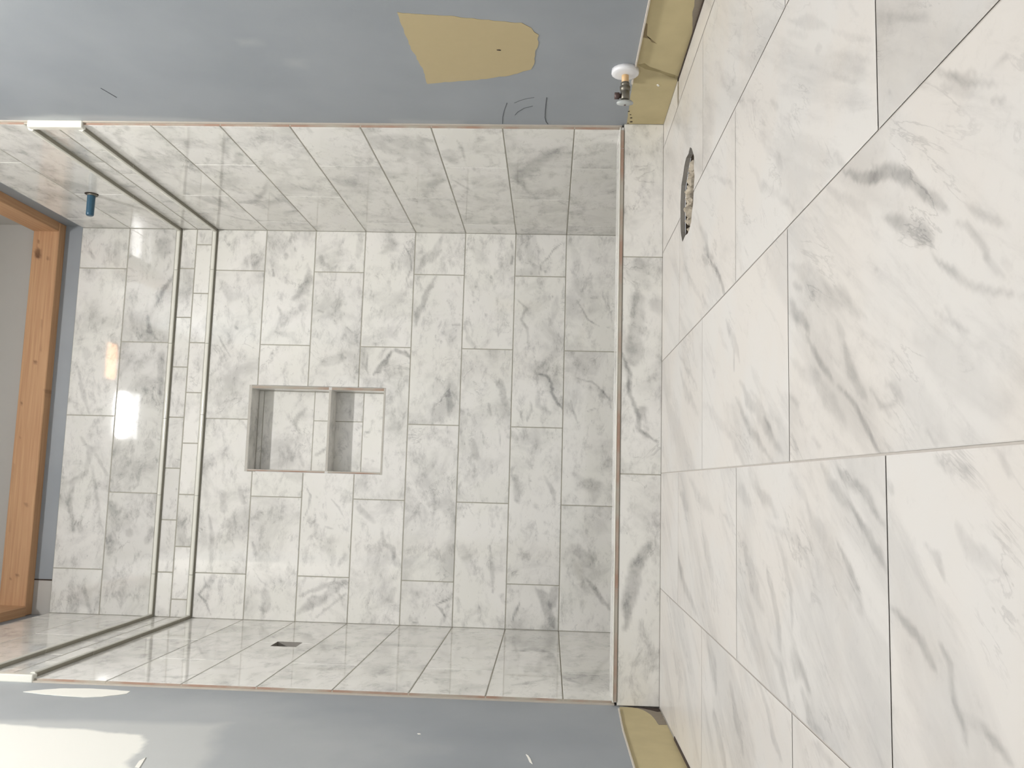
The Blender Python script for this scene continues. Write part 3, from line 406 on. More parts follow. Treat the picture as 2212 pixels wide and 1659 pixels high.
class MB:
    def __init__(s): s.bm = bmesh.new()
    def box(s, x0, x1, y0, y1, z0, z1, bev=0, mi=0):
        r = bmesh.ops.create_cube(s.bm, size=1)
        for v in r['verts']: v.co = Vector(((x0+x1)/2+v.co.x*(x1-x0), (y0+y1)/2+v.co.y*(y1-y0), (z0+z1)/2+v.co.z*(z1-z0)))
        fs = {f for v in r['verts'] for f in v.link_faces}
        if bev:
            es = list({e for v in r['verts'] for e in v.link_edges})
            b = bmesh.ops.bevel(s.bm, geom=es, offset=bev, segments=2, profile=.5, affect='EDGES')
            fs = set(b['faces']) | {f for f in fs if f.is_valid}
        for f in fs:
            if f.is_valid: f.material_index = mi
        return s
    def lathe(s, axis, c, prof, seg=32, mi=0, jitter=0, faceted=1.0):
        """prof: list of (distance along axis, radius)"""
        a = Vector(axis).normalized(); t = a.orthogonal().normalized(); b = a.cross(t)
        rings = []
        for d, r in prof:
            ring = []
            for i in range(seg):
                th = 2*math.pi*i/seg; rr = r*(1+jitter*random.uniform(-1, 1))
                ring.append(s.bm.verts.new(Vector(c)+a*d+(t*math.cos(th)+b*math.sin(th))*rr))
            rings.append(ring)
        for A, B in zip(rings, rings[1:]):
            for i in range(seg):
                f = s.bm.faces.new((A[i], A[(i+1) % seg], B[(i+1) % seg], B[i])); f.material_index = mi; f.smooth = True
        for ring in (rings[0], rings[-1]):
            try: f = s.bm.faces.new(ring); f.material_index = mi
            except ValueError: pass
        return s
    def prism(s, pts, off, mi=0):
        """closed planar outline extruded by the vector off"""
        A = [s.bm.verts.new(Vector(p)) for p in pts]; B = [s.bm.verts.new(Vector(p)+Vector(off)) for p in pts]
        n = len(pts)
        fs = [s.bm.faces.new(A), s.bm.faces.new(B[::-1])]
        for i in range(n): fs.append(s.bm.faces.new((A[i], A[(i+1) % n], B[(i+1) % n], B[i])))
        for f in fs: f.material_index = mi
        return s
    def build(s, name, mats, parent=None):
        bmesh.ops.recalc_face_normals(s.bm, faces=s.bm.faces)
        for v in s.bm.verts: v.co *= IN
        me = bpy.data.meshes.new(name); s.bm.to_mesh(me); s.bm.free()
        return link(name, me, parent, mats if isinstance(mats, (list, tuple)) else (mats,))

# ------------------------------------------------------------------ materials
def sr(r, g, b): return tuple(((c/255)/12.92 if c/255 <= .04045 else ((c/255+.055)/1.055)**2.4) for c in (r, g, b))+(1,)
def mat(name):
    m = bpy.data.materials.new(name); m.use_nodes = True; nt = m.node_tree
    return m, nt, nt.nodes['Principled BSDF'], nt.nodes.new, nt.links.new
def flat(name, col, rough=.6, metal=0, amp=0.0, scale=20, bump=0):
    m, nt, p, N, Lk = mat(name)
    p.inputs['Roughness'].default_value = rough; p.inputs['Metallic'].default_value = metal
    tc = N('ShaderNodeTexCoord'); n = N('ShaderNodeTexNoise'); n.inputs['Scale'].default_value = scale; n.inputs['Detail'].default_value = 5
    Lk(tc.outputs['Object'], n.inputs['Vector'])
    mx = N('ShaderNodeMix'); mx.data_type = 'RGBA'
    mx.inputs[6].default_value = tuple(c*(1-amp) for c in col[:3])+(1,); mx.inputs[7].default_value = tuple(min(1, c*(1+amp)) for c in col[:3])+(1,)
    Lk(n.outputs['Fac'], mx.inputs[0]); Lk(mx.outputs[2], p.inputs['Base Color'])
    if bump:
        b = N('ShaderNodeBump'); b.inputs['Strength'].default_value = bump; b.inputs['Distance'].default_value = .002
        Lk(n.outputs['Fac'], b.inputs['Height']); Lk(b.outputs['Normal'], p.inputs['Normal'])
    return m
def marble(name, base, vein, rough, floor=False, spec=.5, cl=.5, fl=.22, bumps=.02):
    m, nt, p, N, Lk = mat(name)
    at = N('ShaderNodeAttribute'); at.attribute_name = 'tco'
    av = N('ShaderNodeAttribute'); av.attribute_name = 'vein'
    ati = N('ShaderNodeAttribute'); ati.attribute_name = 'tint'
    def math_(op, a, b=None, c=None, clamp=False):
        n = N('ShaderNodeMath'); n.operation = op; n.use_clamp = clamp
        for i, q in enumerate((a, b, c)):
            if q is None: continue
            if isinstance(q, (int, float)): n.inputs[i].default_value = q
            else: Lk(q, n.inputs[i])
        return n.outputs[0]
    def noise(vec, s, d=4, r=.55, dist=0):
        n = N('ShaderNodeTexNoise'); n.inputs['Scale'].default_value = s; n.inputs['Detail'].default_value = d
        n.inputs['Roughness'].default_value = r; n.inputs['Distortion'].default_value = dist; Lk(vec, n.inputs['Vector']); return n.outputs['Fac']
    def remap(x, a, b, lo=0, hi=1):
        n = N('ShaderNodeMapRange'); n.inputs[1].default_value = a; n.inputs[2].default_value = b
        n.inputs[3].default_value = lo; n.inputs[4].default_value = hi; n.interpolation_type = 'SMOOTHSTEP'; Lk(x, n.inputs[0]); return n.outputs[0]
    def mapping(vec, rot, sc):
        n = N('ShaderNodeMapping'); n.inputs['Rotation'].default_value = rot; n.inputs['Scale'].default_value = sc; Lk(vec, n.inputs['Vector']); return n.outputs[0]
    co = at.outputs['Vector']
    if floor:
        st = mapping(mapping(co, (0, 0, -math.radians(57)), (1, 1, 1)), (0, 0, 0), (.30, 1.3, 1))
        big = remap(noise(st, .16, 6, .62, .5), .46, .66)
        mid = remap(noise(st, .50, 8, .68, .4), .50, .72)
        ln = remap(math_('ABSOLUTE', math_('SUBTRACT', noise(st, .30, 7, .62, .7), .5)), 0, .016, 1, 0)
        gate = remap(noise(co, .17, 3), .48, .62)
        fk = remap(noise(co, 1.3, 6, .75), .52, .74)
        tot = math_('ADD', math_('MULTIPLY', big, .22), math_('MULTIPLY', mid, .20))
        tot = math_('ADD', tot, math_('MULTIPLY', math_('MULTIPLY', ln, gate), .26))
        tot = math_('ADD', tot, math_('MULTIPLY', fk, .10))
    else:
        st = mapping(co, (0, 0, .25), (.6, 1, 1))
        big = remap(noise(co, .16, 5, .62, .4), .44, .70)
        mid = remap(noise(st, .55, 9, .72, .3), .48, .72)
        ln = remap(math_('ABSOLUTE', math_('SUBTRACT', noise(co, .17, 5, .6, 1.2), .5)), 0, .018, 1, 0)
        gate = remap(noise(co, .21, 2), .55, .66)
        fk = remap(noise(mapping(co, (0, 0, .2), (.7, 1.5, 1)), 1.5, 5, .6), .63, .75)
        tot = math_('ADD', math_('MULTIPLY', big, .46*cl), math_('MULTIPLY', mid, .56*cl))
        tot = math_('ADD', tot, math_('MULTIPLY', math_('MULTIPLY', ln, gate), .28))
        tot = math_('ADD', tot, math_('MULTIPLY', fk, fl))
    auth = math_('MULTIPLY', av.outputs['Fac'], remap(noise(co, .9, 8, .7), .3, .7, .75, 1.25))
    tot = math_('ADD', tot, math_('MULTIPLY', auth, 1.15 if not floor else .85))
    tot = math_('ADD', tot, ati.outputs['Fac'], None, True)
    mx = N('ShaderNodeMix'); mx.data_type = 'RGBA'; mx.inputs[6].default_value = base; mx.inputs[7].default_value = vein
    Lk(tot, mx.inputs[0])
    wm = N('ShaderNodeMix'); wm.data_type = 'RGBA'; wm.blend_type = 'MULTIPLY'
    wm.inputs[7].default_value = (.975, .98, .965, 1) if not floor else (1, .98, .96, 1)
    Lk(remap(noise(co, .12, 3), .4, .6), wm.inputs[0]); Lk(mx.outputs[2], wm.inputs[6]); Lk(wm.outputs[2], p.inputs['Base Color'])
    p.inputs['Roughness'].default_value = rough; p.inputs['Specular IOR Level'].default_value = spec
    b = N('ShaderNodeBump'); b.inputs['Strength'].default_value = bumps; b.inputs['Distance'].default_value = .004
    Lk(noise(co, .35, 2), b.inputs['Height']); Lk(b.outputs['Normal'], p.inputs['Normal'])
    return m

TILE = marble('glazed_marble_tile', sr(236, 234, 230), sr(150, 149, 147), .04, spec=.75, cl=.84, fl=.36)
TILE_SIDE = TILE
FLOOR = marble('floor_marble_tile', sr(200, 197, 193), sr(110, 109, 108), .30, floor=True, spec=.35, cl=.5, bumps=.01)
GROUT = flat('grout', sr(168, 165, 154), .9, amp=.12, scale=120)
FGROUT = flat('floor_grout', sr(176, 170, 163), .9, amp=.08, scale=90)
BISQUE = None
def bisque():
    m, nt, p, N, Lk = mat('bisque_tile_edge')
    tc = N('ShaderNodeTexCoord'); n = N('ShaderNodeTexNoise'); n.inputs['Scale'].default_value = 9; n.inputs['Detail'].default_value = 4
    Lk(tc.outputs['Object'], n.inputs['Vector']); r = N('ShaderNodeValToRGB'); e = r.color_ramp.elements
    e[0].position = .40; e[0].color = sr(166, 138, 122); e[1].position = .62; e[1].color = sr(176, 170, 158)
    Lk(n.outputs['Fac'], r.inputs[0]); Lk(r.outputs[0], p.inputs['Base Color']); p.inputs['Roughness'].default_value = .85
    return m
BISQUE = bisque()
TRIM_SHADE = flat('shaded_trim_underside', sr(160, 156, 143), .9, amp=.1, scale=60)  # darker grey paints the shade on the liners' undersides
WHITE = flat('white_glazed_trim', sr(226, 225, 216), .12, amp=.02)
BLUE = None
def paint():
    """blue-grey wall paint above a strip of bare drywall left by the old baseboard; a mask attribute holds joint compound and painted brightening"""
    m, nt, p, N, Lk = mat('blue_grey_wall_paint')
    tc = N('ShaderNodeTexCoord'); sp = N('ShaderNodeSeparateXYZ'); Lk(tc.outputs['Object'], sp.inputs[0])
    n1 = N('ShaderNodeTexNoise'); n1.inputs['Scale'].default_value = 3.2; n1.inputs['Detail'].default_value = 5; Lk(tc.outputs['Object'], n1.inputs['Vector'])
    n2 = N('ShaderNodeTexNoise'); n2.inputs['Scale'].default_value = 160; n2.inputs['Detail'].default_value = 3; Lk(tc.outputs['Object'], n2.inputs['Vector'])
    r = N('ShaderNodeValToRGB'); e = r.color_ramp.elements
    e[0].position = .3; e[0].color = sr(143, 149, 155); e[1].position = .75; e[1].color = sr(157, 162, 167)
    Lk(n1.outputs['Fac'], r.inputs[0])
    av = N('ShaderNodeAttribute'); av.attribute_name = 'skim_light'
    mx = N('ShaderNodeMix'); mx.data_type = 'RGBA'; mx.inputs[7].default_value = sr(240, 239, 232)
    Lk(av.outputs['Fac'], mx.inputs[0]); Lk(r.outputs[0], mx.inputs[6]); Lk(mx.outputs[2], p.inputs['Base Color'])
    p.inputs['Roughness'].default_value = .55
    b = N('ShaderNodeBump'); b.inputs['Strength'].default_value = .25; b.inputs['Distance'].default_value = .0006
    Lk(n2.outputs['Fac'], b.inputs['Height']); Lk(b.outputs['Normal'], p.inputs['Normal'])
    return m
BLUE = paint()
BARE = flat('bare_drywall_paper', sr(190, 176, 136), .8, amp=.16, scale=14)
TAN = flat('tan_patch_paint', sr(184, 168, 130), .6, amp=.03, scale=40)
GREYWALL = flat('grey_drywall', sr(186, 183, 178), .85, amp=.03, scale=5)
SKIM = flat('white_joint_compound', sr(244, 242, 234), .7, amp=.02)
TORN = flat('torn_drywall_paper', sr(138, 128, 114), .9, amp=.15, scale=60)
DARK = flat('dark_gap', sr(58, 46, 38), .95, amp=.3, scale=80)
PENCIL = flat('pencil_line', sr(82, 86, 90), .9)
MORTAR = flat('mortar_rubble', sr(172, 162, 146), .95, amp=.5, scale=60, bump=.8)
CUTEDGE = flat('cut_floor_edge', sr(150, 146, 140), .9, amp=.1, scale=60)
PIPEBLUE = flat('blue_plastic_pipe', sr(46, 84, 106), .35, amp=.25, scale=50)
PEX = flat('tan_plastic_pipe', sr(222, 186, 138), .4, amp=.05)
METAL = flat('tarnished_metal', sr(118, 114, 104), .42, metal=.6, amp=.35, scale=70)
BRONZE = flat('dark_bronze', sr(96, 80, 78), .5, metal=.5, amp=.2, scale=60)
PLASTIC = flat('white_plastic', sr(232, 232, 234), .3, amp=.01)
HANDLE = flat('grey_plastic', sr(180, 184, 182), .35, amp=.02)
CONCRETE = flat('shower_pan_mortar', sr(150, 148, 142), .9, amp=.1)
def wood():
    m, nt, p, N, Lk = mat('pine_framing_lumber')
    at = N('ShaderNodeAttribute'); at.attribute_name = 'tco'; av = N('ShaderNodeAttribute'); av.attribute_name = 'vein'
    mp = N('ShaderNodeMapping'); mp.inputs['Scale'].default_value = (.06, 2.2, 1); Lk(at.outputs['Vector'], mp.inputs['Vector'])
    n = N('ShaderNodeTexNoise'); n.inputs['Scale'].default_value = 1.5; n.inputs['Detail'].default_value = 6; n.inputs['Distortion'].default_value = .5; Lk(mp.outputs[0], n.inputs['Vector'])
    r = N('ShaderNodeValToRGB'); e = r.color_ramp.elements
    e[0].position = .3; e[0].color = sr(184, 140, 104); e[1].position = .72; e[1].color = sr(204, 163, 124)
    Lk(n.outputs['Fac'], r.inputs[0])
    mx = N('ShaderNodeMix'); mx.data_type = 'RGBA'; mx.inputs[7].default_value = sr(92, 58, 34)
    Lk(av.outputs['Fac'], mx.inputs[0]); Lk(r.outputs[0], mx.inputs[6]); Lk(mx.outputs[2], p.inputs['Base Color']); p.inputs['Roughness'].default_value = .75
    return m
WOOD = wood()
def emit(name, col, s):
    m, nt, p, N, Lk = mat(name); p.inputs['Base Color'].default_value = (.9, .9, .9, 1)
    p.inputs['Emission Color'].default_value = col+(1,); p.inputs['Emission Strength'].default_value = s; return m

# ------------------------------------------------------------------ tiled surfaces
def tiled(name, surf, O, eu, ev, rects, step, mat_, parent=None, gap=.065, drop=.05, holes=(), poly_hole=None, tintf=None, seedoff=0, label=None):
    """one mesh of separate bevelled tiles; O + u*eu + v*ev in inches, normal eu x ev"""
    O = np.array(O, float); eu = np.array(eu, float); ev = np.array(ev, float); n = np.cross(eu, ev)
    V = []; F = []; A_v = []; A_t = []; A_c = []; base = 0
    for ti, (u0, u1, v0, v1) in enumerate(rects):
        full = (u0, u1, v0, v1)
        off = rng.random(3)*400
        tint = float(rng.uniform(-.09, .09)) if tintf is None else tintf((u0+u1)/2, (v0+v1)/2)
        subs = [(u0+gap, u1-gap, v0+gap, v1-gap, (1, 1, 1, 1))]
        for hu0, hu1, hv0, hv1 in holes:
            nxt = []
            for a, b, c, d, fl in subs:
                if hu1 <= a or hu0 >= b or hv1 <= c or hv0 >= d: nxt.append((a, b, c, d, fl)); continue
                if hu0 > a: nxt.append((a, hu0, c, d, (fl[0], 0, fl[2], fl[3])))
                if hu1 < b: nxt.append((hu1, b, c, d, (0, fl[1], fl[2], fl[3])))
                m0, m1 = max(a, hu0), min(b, hu1); f0 = fl[0] if hu0 <= a else 0; f1 = fl[1] if hu1 >= b else 0
                if hv0 > c: nxt.append((m0, m1, c, hv0, (f0, f1, fl[2], 0)))
                if hv1 < d: nxt.append((m0, m1, hv1, d, (f0, f1, 0, fl[3])))
            subs = nxt
        for a, b, c, d, fl in subs:
            def axis(p, q, f0, f1):
                k = max(1, int(round((q-p)/step))); t = list(np.linspace(p, q, k+1)); h = [0]*(k+1)
                if f0 and q-p > .2: t = [p, p+.045]+t[1:]; h = [1, 0]+h[1:]
                if f1 and q-p > .2: t = t[:-1]+[q-.045, q]; h = h[:-1]+[0, 1]
                return np.array(t), np.array(h)
            U, HU = axis(a, b, fl[0], fl[1]); Vv, HV = axis(c, d, fl[2], fl[3])
            uu, vv = np.meshgrid(U, Vv, indexing='ij'); hh = np.maximum(HU[:, None], HV[None, :])*(-drop)
            uu = uu.ravel(); vv = vv.ravel(); hh = hh.ravel().astype(float)
            nu, nv = len(U), len(Vv)
            idx = np.arange(nu*nv).reshape(nu, nv)
            q = np.stack([idx[:-1, :-1], idx[1:, :-1], idx[1:, 1:], idx[:-1, 1:]], -1).reshape(-1, 4)
            if poly_hole is not None:
                cu = uu[q].mean(1); cv = vv[q].mean(1)
                ins = np.zeros(len(q), bool); P = np.array(poly_hole); Q = np.roll(P, -1, 0)
                for (x1, y1), (x2, y2) in zip(P, Q):
                    cc = (y1 > cv) != (y2 > cv); ins ^= cc & (cu < (x2-x1)*(cv-y1)/((y2-y1) or 1e-9)+x1)
                rem = set(q[ins].ravel().tolist()); keep = q[~ins]; kv = set(keep.ravel().tolist())
                for i in rem & kv:        # pull the cut edge on to the outline
                    best = None
                    for (x1, y1), (x2, y2) in zip(P, Q):
                        dx, dy = x2-x1, y2-y1; t = min(1, max(0, ((uu[i]-x1)*dx+(vv[i]-y1)*dy)/(dx*dx+dy*dy)))
                        e = (x1+t*dx-uu[i])**2+(y1+t*dy-vv[i])**2
                        if best is None or e < best[0]: best = (e, x1+t*dx, y1+t*dy)
                    if best[0] < .16: uu[i], vv[i] = best[1], best[2]
                q = keep
            V.append(O+uu[:, None]*eu+vv[:, None]*ev+hh[:, None]*n); F.append(q+base); base += len(uu)
            A_v.append(strokes_at(surf, uu, vv, full)); A_t.append(np.full(len(uu), tint))
            A_c.append(np.stack([uu+off[0], vv+off[1], np.full(len(uu), off[2])], -1))
    V = np.concatenate(V)*IN; F = np.concatenate(F)
    me = bpy.data.meshes.new(name); me.from_pydata(V.tolist(), [], F.tolist())
    for nm, ty, dat in (('vein', 'FLOAT', np.concatenate(A_v)), ('tint', 'FLOAT', np.concatenate(A_t))):
        me.attributes.new(nm, ty, 'POINT').data.foreach_set('value', dat.astype(np.float32))
    me.attributes.new('tco', 'FLOAT_VECTOR', 'POINT').data.foreach_set('vector', np.concatenate(A_c).astype(np.float32).ravel())
    me.update()
    o = link(name, me, parent, (mat_,))
    if label: o['label'] = label
    return o
def rows(bounds, joints, u0, u1):
    out = []
    for (v0, v1), js in zip(bounds, joints):
        c = [u0]+sorted(j for j in js if u0 < j < u1)+[u1]
        out += [(a, b, v0, v1) for a, b in zip(c, c[1:])]
    return out

# ================================================================== THE ROOM
D = 40.35                                    # tiled depth of the side walls
SEAM = [9.73+8*k for k in range(7)]          # 9.73 ... 57.73
# ---- floor
FH = [(51.15, -59.59), (49.9, -60.9), (48.9, -60.75), (48.11, -61.15), (47.2, -60.7), (45.91, -60.5), (45.3, -59.8), (44.58, -59.48), (44.2, -58.4), (44.14, -57.53), (44.35, -56.3), (44.22, -54.66), (45.4, -53.7),
      (46.46, -53.49), (48.26, -53.43), (49.3, -53.7), (49.86, -53.94), (50.5, -54.9), (51.04, -55.54), (51.45, -56.6), (51.3, -57.9), (51.6, -58.7)]
fx = [46.91+11.786*k for k in (-5, -4, -3, -2, -1, 0, 1, 2)]
frects = []
for i, (a, b) in enumerate(zip(fx, fx[1:])):
    a = max(a, -.4); b = min(b, W+.4)
    if b-a < .05: continue
    col = round((b if b < W else fx[i+1])-46.91, 1)
    k = round((fx[i]-46.91)/11.786)          # k=-1: between line 1 and 0
    ys = [-76.82-23.83*j+(0 if k % 2 else -11.915) for j in range(-2, 3)]
    frects += [(a, b, c, d) for (_, _, c, d) in [(0, 0, p, q) for p, q in zip([-116]+sorted(y for y in ys if -116 < y < -41.03), sorted(y for y in ys if -116 < y < -41.03)+[-41.03])]]
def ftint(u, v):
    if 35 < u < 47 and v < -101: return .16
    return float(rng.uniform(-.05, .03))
fl = tiled('floor', 'floor', (0, 0, 0), (1, 0, 0), (0, 1, 0), frects, .18, FLOOR, gap=.045, drop=.012, poly_hole=FH, tintf=ftint)
struct(fl, 'polished white and grey veined marble floor tiles')
# far floor behind the camera, grout bed with the round opening left free, shower pan
def ringed(pts, cx, cy, z, R):               # square plate around an outline
    V = [(x, y, z) for x, y in pts]; n = len(pts); F = []
    for x, y in pts:
        a = math.atan2(y-cy, x-cx); k = R/max(abs(math.cos(a)), abs(math.sin(a))); V.append((cx+k*math.cos(a), cy+k*math.sin(a), z))
    for i in range(n): F.append((i, (i+1) % n, n+(i+1) % n, n+i))
    return V, F
hx, hy, HR = 47.8, -57.3, 6.5
V, F = ringed(FH, hx, hy, -.05, HR)
b = len(V)
def plate(x0, x1, y0, y1, z=-.05):
    global b
    V.extend([(x0, y0, z), (x1, y0, z), (x1, y1, z), (x0, y1, z)]); F.append((b, b+1, b+2, b+3)); b += 4
plate(-.4, hx-HR, -200, -36.5); plate(hx+HR, W+.4, -200, -36.5); plate(hx-HR, hx+HR, -200, hy-HR); plate(hx-HR, hx+HR, hy+HR, -36.5)
# the corners between ring vertices and the square are closed by fans
bed = mesh('grout_bed', V, F, (FGROUT,), fl)
bm_ = MB(); bm_.box(-.4, W+.4, -200, -116, -.6, 0); bm_.build('far_floor_tile', FLOOR, fl)
MB().box(0, W, -36.4, .3, -.6, .8).build('shower_pan', CONCRETE, fl)

# ---- back wall: drywall shell, tile field, band
# opening of the niche
NX0, NX1, NZ0, NZ1 = 22.5, 36.03, 37.4, 59.0
wb = MB()
wb.box(-5, NX0, .3, 5, 0, CEIL); wb.box(NX1, W+5, .3, 5, 0, CEIL); wb.box(NX0, NX1, .3, 5, 0, NZ0); wb.box(NX0, NX1, .3, 5, NZ1, 92)
wb.box(NX0, NX1, .3, 5, 92, CEIL)
wall_back = struct(wb.build('wall_back', GREYWALL), 'back wall of the tiled shower alcove')
mesh('painted_strip', [(5.0, .27, 86), (W+.4, .27, 86), (W+.4, .27, 93), (5.0, .27, 93)], [(0, 1, 2, 3)], (BLUE,), wall_back)
MB().box(4.85, 5.03, .2, .3, 87.9, 91.4).build('board_joint', DARK, wall_back)
mesh('tile_grout', [(0, -.055+.03, .0), (NX0, -.025, 0), (NX0, -.025, 88.1), (0, -.025, 88.1),
                    (NX1, -.025, 0), (W, -.025, 0), (W, -.025, 88.1), (NX1, -.025, 88.1),
                    (NX0, -.025, NZ0), (NX1, -.025, NZ0), (NX0, -.025, NZ1), (NX1, -.025, NZ1),
                    (0, .3, 88.1), (W, .3, 88.1)],
     [(0, 1, 2, 3), (4, 5, 6, 7), (1, 4, 9, 8), (10, 11, 7, 2), (3, 7, 13, 12)] and [(0, 1, 2, 3), (4, 5, 6, 7), (1, 4, 9, 8), (10, 11, 7, 2), (3, 2, 7, 6, 13, 12)], (GROUT,), wall_back)
xj = W-6.69
JA = [xj, xj-23.77, xj-47.54]; JB = [xj-11.885, xj-35.66]
JA2 = [j-.15 for j in JA]
bb = [(1.73, 9.73)]+[(SEAM[k], SEAM[k+1]) for k in range(6)]+[(57.73, 65.75)]
# from bottom row up: r8 B, r7 A, r6 B, r5 A, r4 B, r3 A, r2 B, r1 A
bj = [JB, JA2, JB, JA2, JB, JA, JB, JA]
brects = rows(bb, bj, 0, W)+rows([(.8, 1.73)], [JA], 0, W)
brects += rows([(72.5, 80.22), (80.22, 88.12)], [JB, JA], 0, W)
PL = -.08                                    # tile faces stand proud of the grout plane
hol = [(NX0, NX1, NZ0, NZ1)]
btf = lambda u, v: .24 if 72 < v < 80 else float(rng.uniform(-.08, .08))+(.09 if v > 80 else 0)  # rows above the band darkened: dim reflection and light falloff put into tile colour
tiled('wall_tile', 'back', (0, PL, 0), (1, 0, 0), (0, 0, 1), brects, .22, TILE, wall_back, holes=hol, tintf=btf)
mr = rows([(69.15, 71.65)], [[54.55-7.97*k for k in range(7)]], 0, W)+rows([(66.6, 69.15)], [[58.5-7.97*k for k in range(8)]], 0, W)
mt = lambda u, v: float(rng.uniform(-.12, .16))+(.06 if v > 69 else 0)  # upper mosaic row darkened to carry the dark reflected band
tiled('mosaic_band', '', (0, PL+.04, 0), (1, 0, 0), (0, 0, 1), mr, .5, TILE, wall_back, gap=.06, tintf=mt)

# ---- side walls
VH = (-19.1, -15.95, 43.9, 47.3)             # valve opening in the left wall
def side(nm, X, sgn, surf):
    """sgn +1: left wall facing +X, -1: right wall facing -X"""
    b_ = MB(); xo0, xo1 = (X-.4, X-5) if sgn > 0 else (X+.4, X+5)
    x0, x1 = min(xo0, xo1), max(xo0, xo1)
    if sgn > 0:
        b_.box(x0, x1, -200, VH[0], -.5, CEIL); b_.box(x0, x1, VH[1], .3, -.5, CEIL)
        b_.box(x0, x1, VH[0], VH[1], -.5, VH[2]); b_.box(x0, x1, VH[0], VH[1], VH[3], CEIL)
    else: b_.box(x0, x1, -200, .3, -.5, CEIL)
    w = struct(b_.build(nm, GREYWALL), 'blue grey painted side wall with tiled alcove end' if 0 else None)
    xg = X+(-.03 if sgn > 0 else .03)
    h = [(VH[0], VH[1], VH[2], VH[3])] if sgn > 0 else []
    V = []; F = []
    def q(y0, y1, z0, z1):
        k = len(V); V.extend([(xg, y0, z0), (xg, y1, z0), (xg, y1, z1), (xg, y0, z1)]); F.append((k, k+1, k+2, k+3))
    if sgn > 0:
        q(-D+.05, VH[0], 0, 88.1); q(VH[1], 0, 0, 88.1); q(VH[0], VH[1], 0, VH[2]); q(VH[0], VH[1], VH[3], 88.1)
    else: q(-D+.05, 0, 0, 88.1)
    # top edge of the tile field
    k = len(V); V.extend([(xg, -D+.05, 88.1), (xg, 0, 88.1), (xo0, 0, 88.1), (xo0, -D+.05, 88.1)]); F.append((k, k+1, k+2, k+3))
    mesh('tile_grout', V, F, (GROUT,), w)
    A = [-28.5, -4.7]; B = [-16.6]
    sb = [(1.73, 9.73)]+[(SEAM[k], SEAM[k+1]) for k in range(6)]+[(57.73, 65.75), (72.5, 80.22), (80.22, 88.12)]
    sj = [A, B, A, B, A, B, A, B, A, B]
    # rows counted so that 57.7-65.7 has the joint at B
    sj = [A, B, A, B, A, B, A, B, B, A]
    rc = rows(sb, sj, -D, 0)+rows([(.8, 1.73)], [A], -36, 0)
    o = (X, 0, 0); eu, ev = (0, 1, 0), (0, 0, 1)      # eu x ev = +X
    if sgn > 0:
        tiled('wall_tile', surf, (X+.02, 0, 0), eu, ev, rc, .28, TILE, w, holes=h)
    else:
        # mirror: use ev, eu order by flipping u
        rc2 = [(-b2, -a2, c2, d2) for a2, b2, c2, d2 in rc]
        STROKES[surf+'_m'] = [(s_, w_, (-m_[0], m_[1]), [(-c if i % 2 == 0 else c) for i, c in enumerate(p_)]) for s_, w_, m_, p_ in STROKES[surf]]
        tiled('wall_tile', surf+'_m', (X-.02, 0, 0), (0, -1, 0), (0, 0, 1), rc2, .28, TILE, w)
    m1 = rows([(69.15, 71.65)], [[-4.7-8*k for k in range(5)]], -D, 0)+rows([(66.6, 69.15)], [[-.7-8*k for k in range(6)]], -D, 0)
    if sgn > 0: tiled('mosaic_band', '', (X, 0, 0), eu, ev, m1, .6, TILE, w, gap=.06, tintf=mt)
    else: tiled('mosaic_band', '', (X, 0, 0), (0, -1, 0), (0, 0, 1), [(-b2, -a2, c2, d2) for a2, b2, c2, d2 in m1], .6, TILE, w, gap=.06, tintf=mt)
    # raw edges of the tiles that end at the front of the alcove
    eb = MB(); zs = [4.75]+SEAM+[65.75]
    for z0, z1 in list(zip(zs, zs[1:]))+[(72.5, 80.22), (80.22, 88.12)]:
        xa_, xb_ = sorted((X+sgn*.0, xo0)); eb.box(xa_, xb_, -D-.02, -D+.06, z0+.07, z1-.07)
    eb.build('raw_tile_edge', BISQUE, w)
    gb = MB(); xa_, xb_ = sorted((xg, xo0)); gb.box(xa_, xb_, -D, -D+.1, 4.5, 88.1); gb.box(min(xo0, xo0+sgn*.18), max(xo0, xo0+sgn*.18), -D-.28, -D+.02, 4.5, 88); gb.build('edge_grout', flat('edge_grout', sr(186, 178, 166), .9, amp=.1, scale=60), w)
    return w
wall_left = side('wall_left', 0, 1, 'left'); wall_left['label'] = 'blue grey wall at the bottom edge of the photo, with white joint compound'
wall_right = side('wall_right', W, -1, 'right'); wall_right['label'] = 'blue grey wall at the top edge of the photo, with a tan patch'

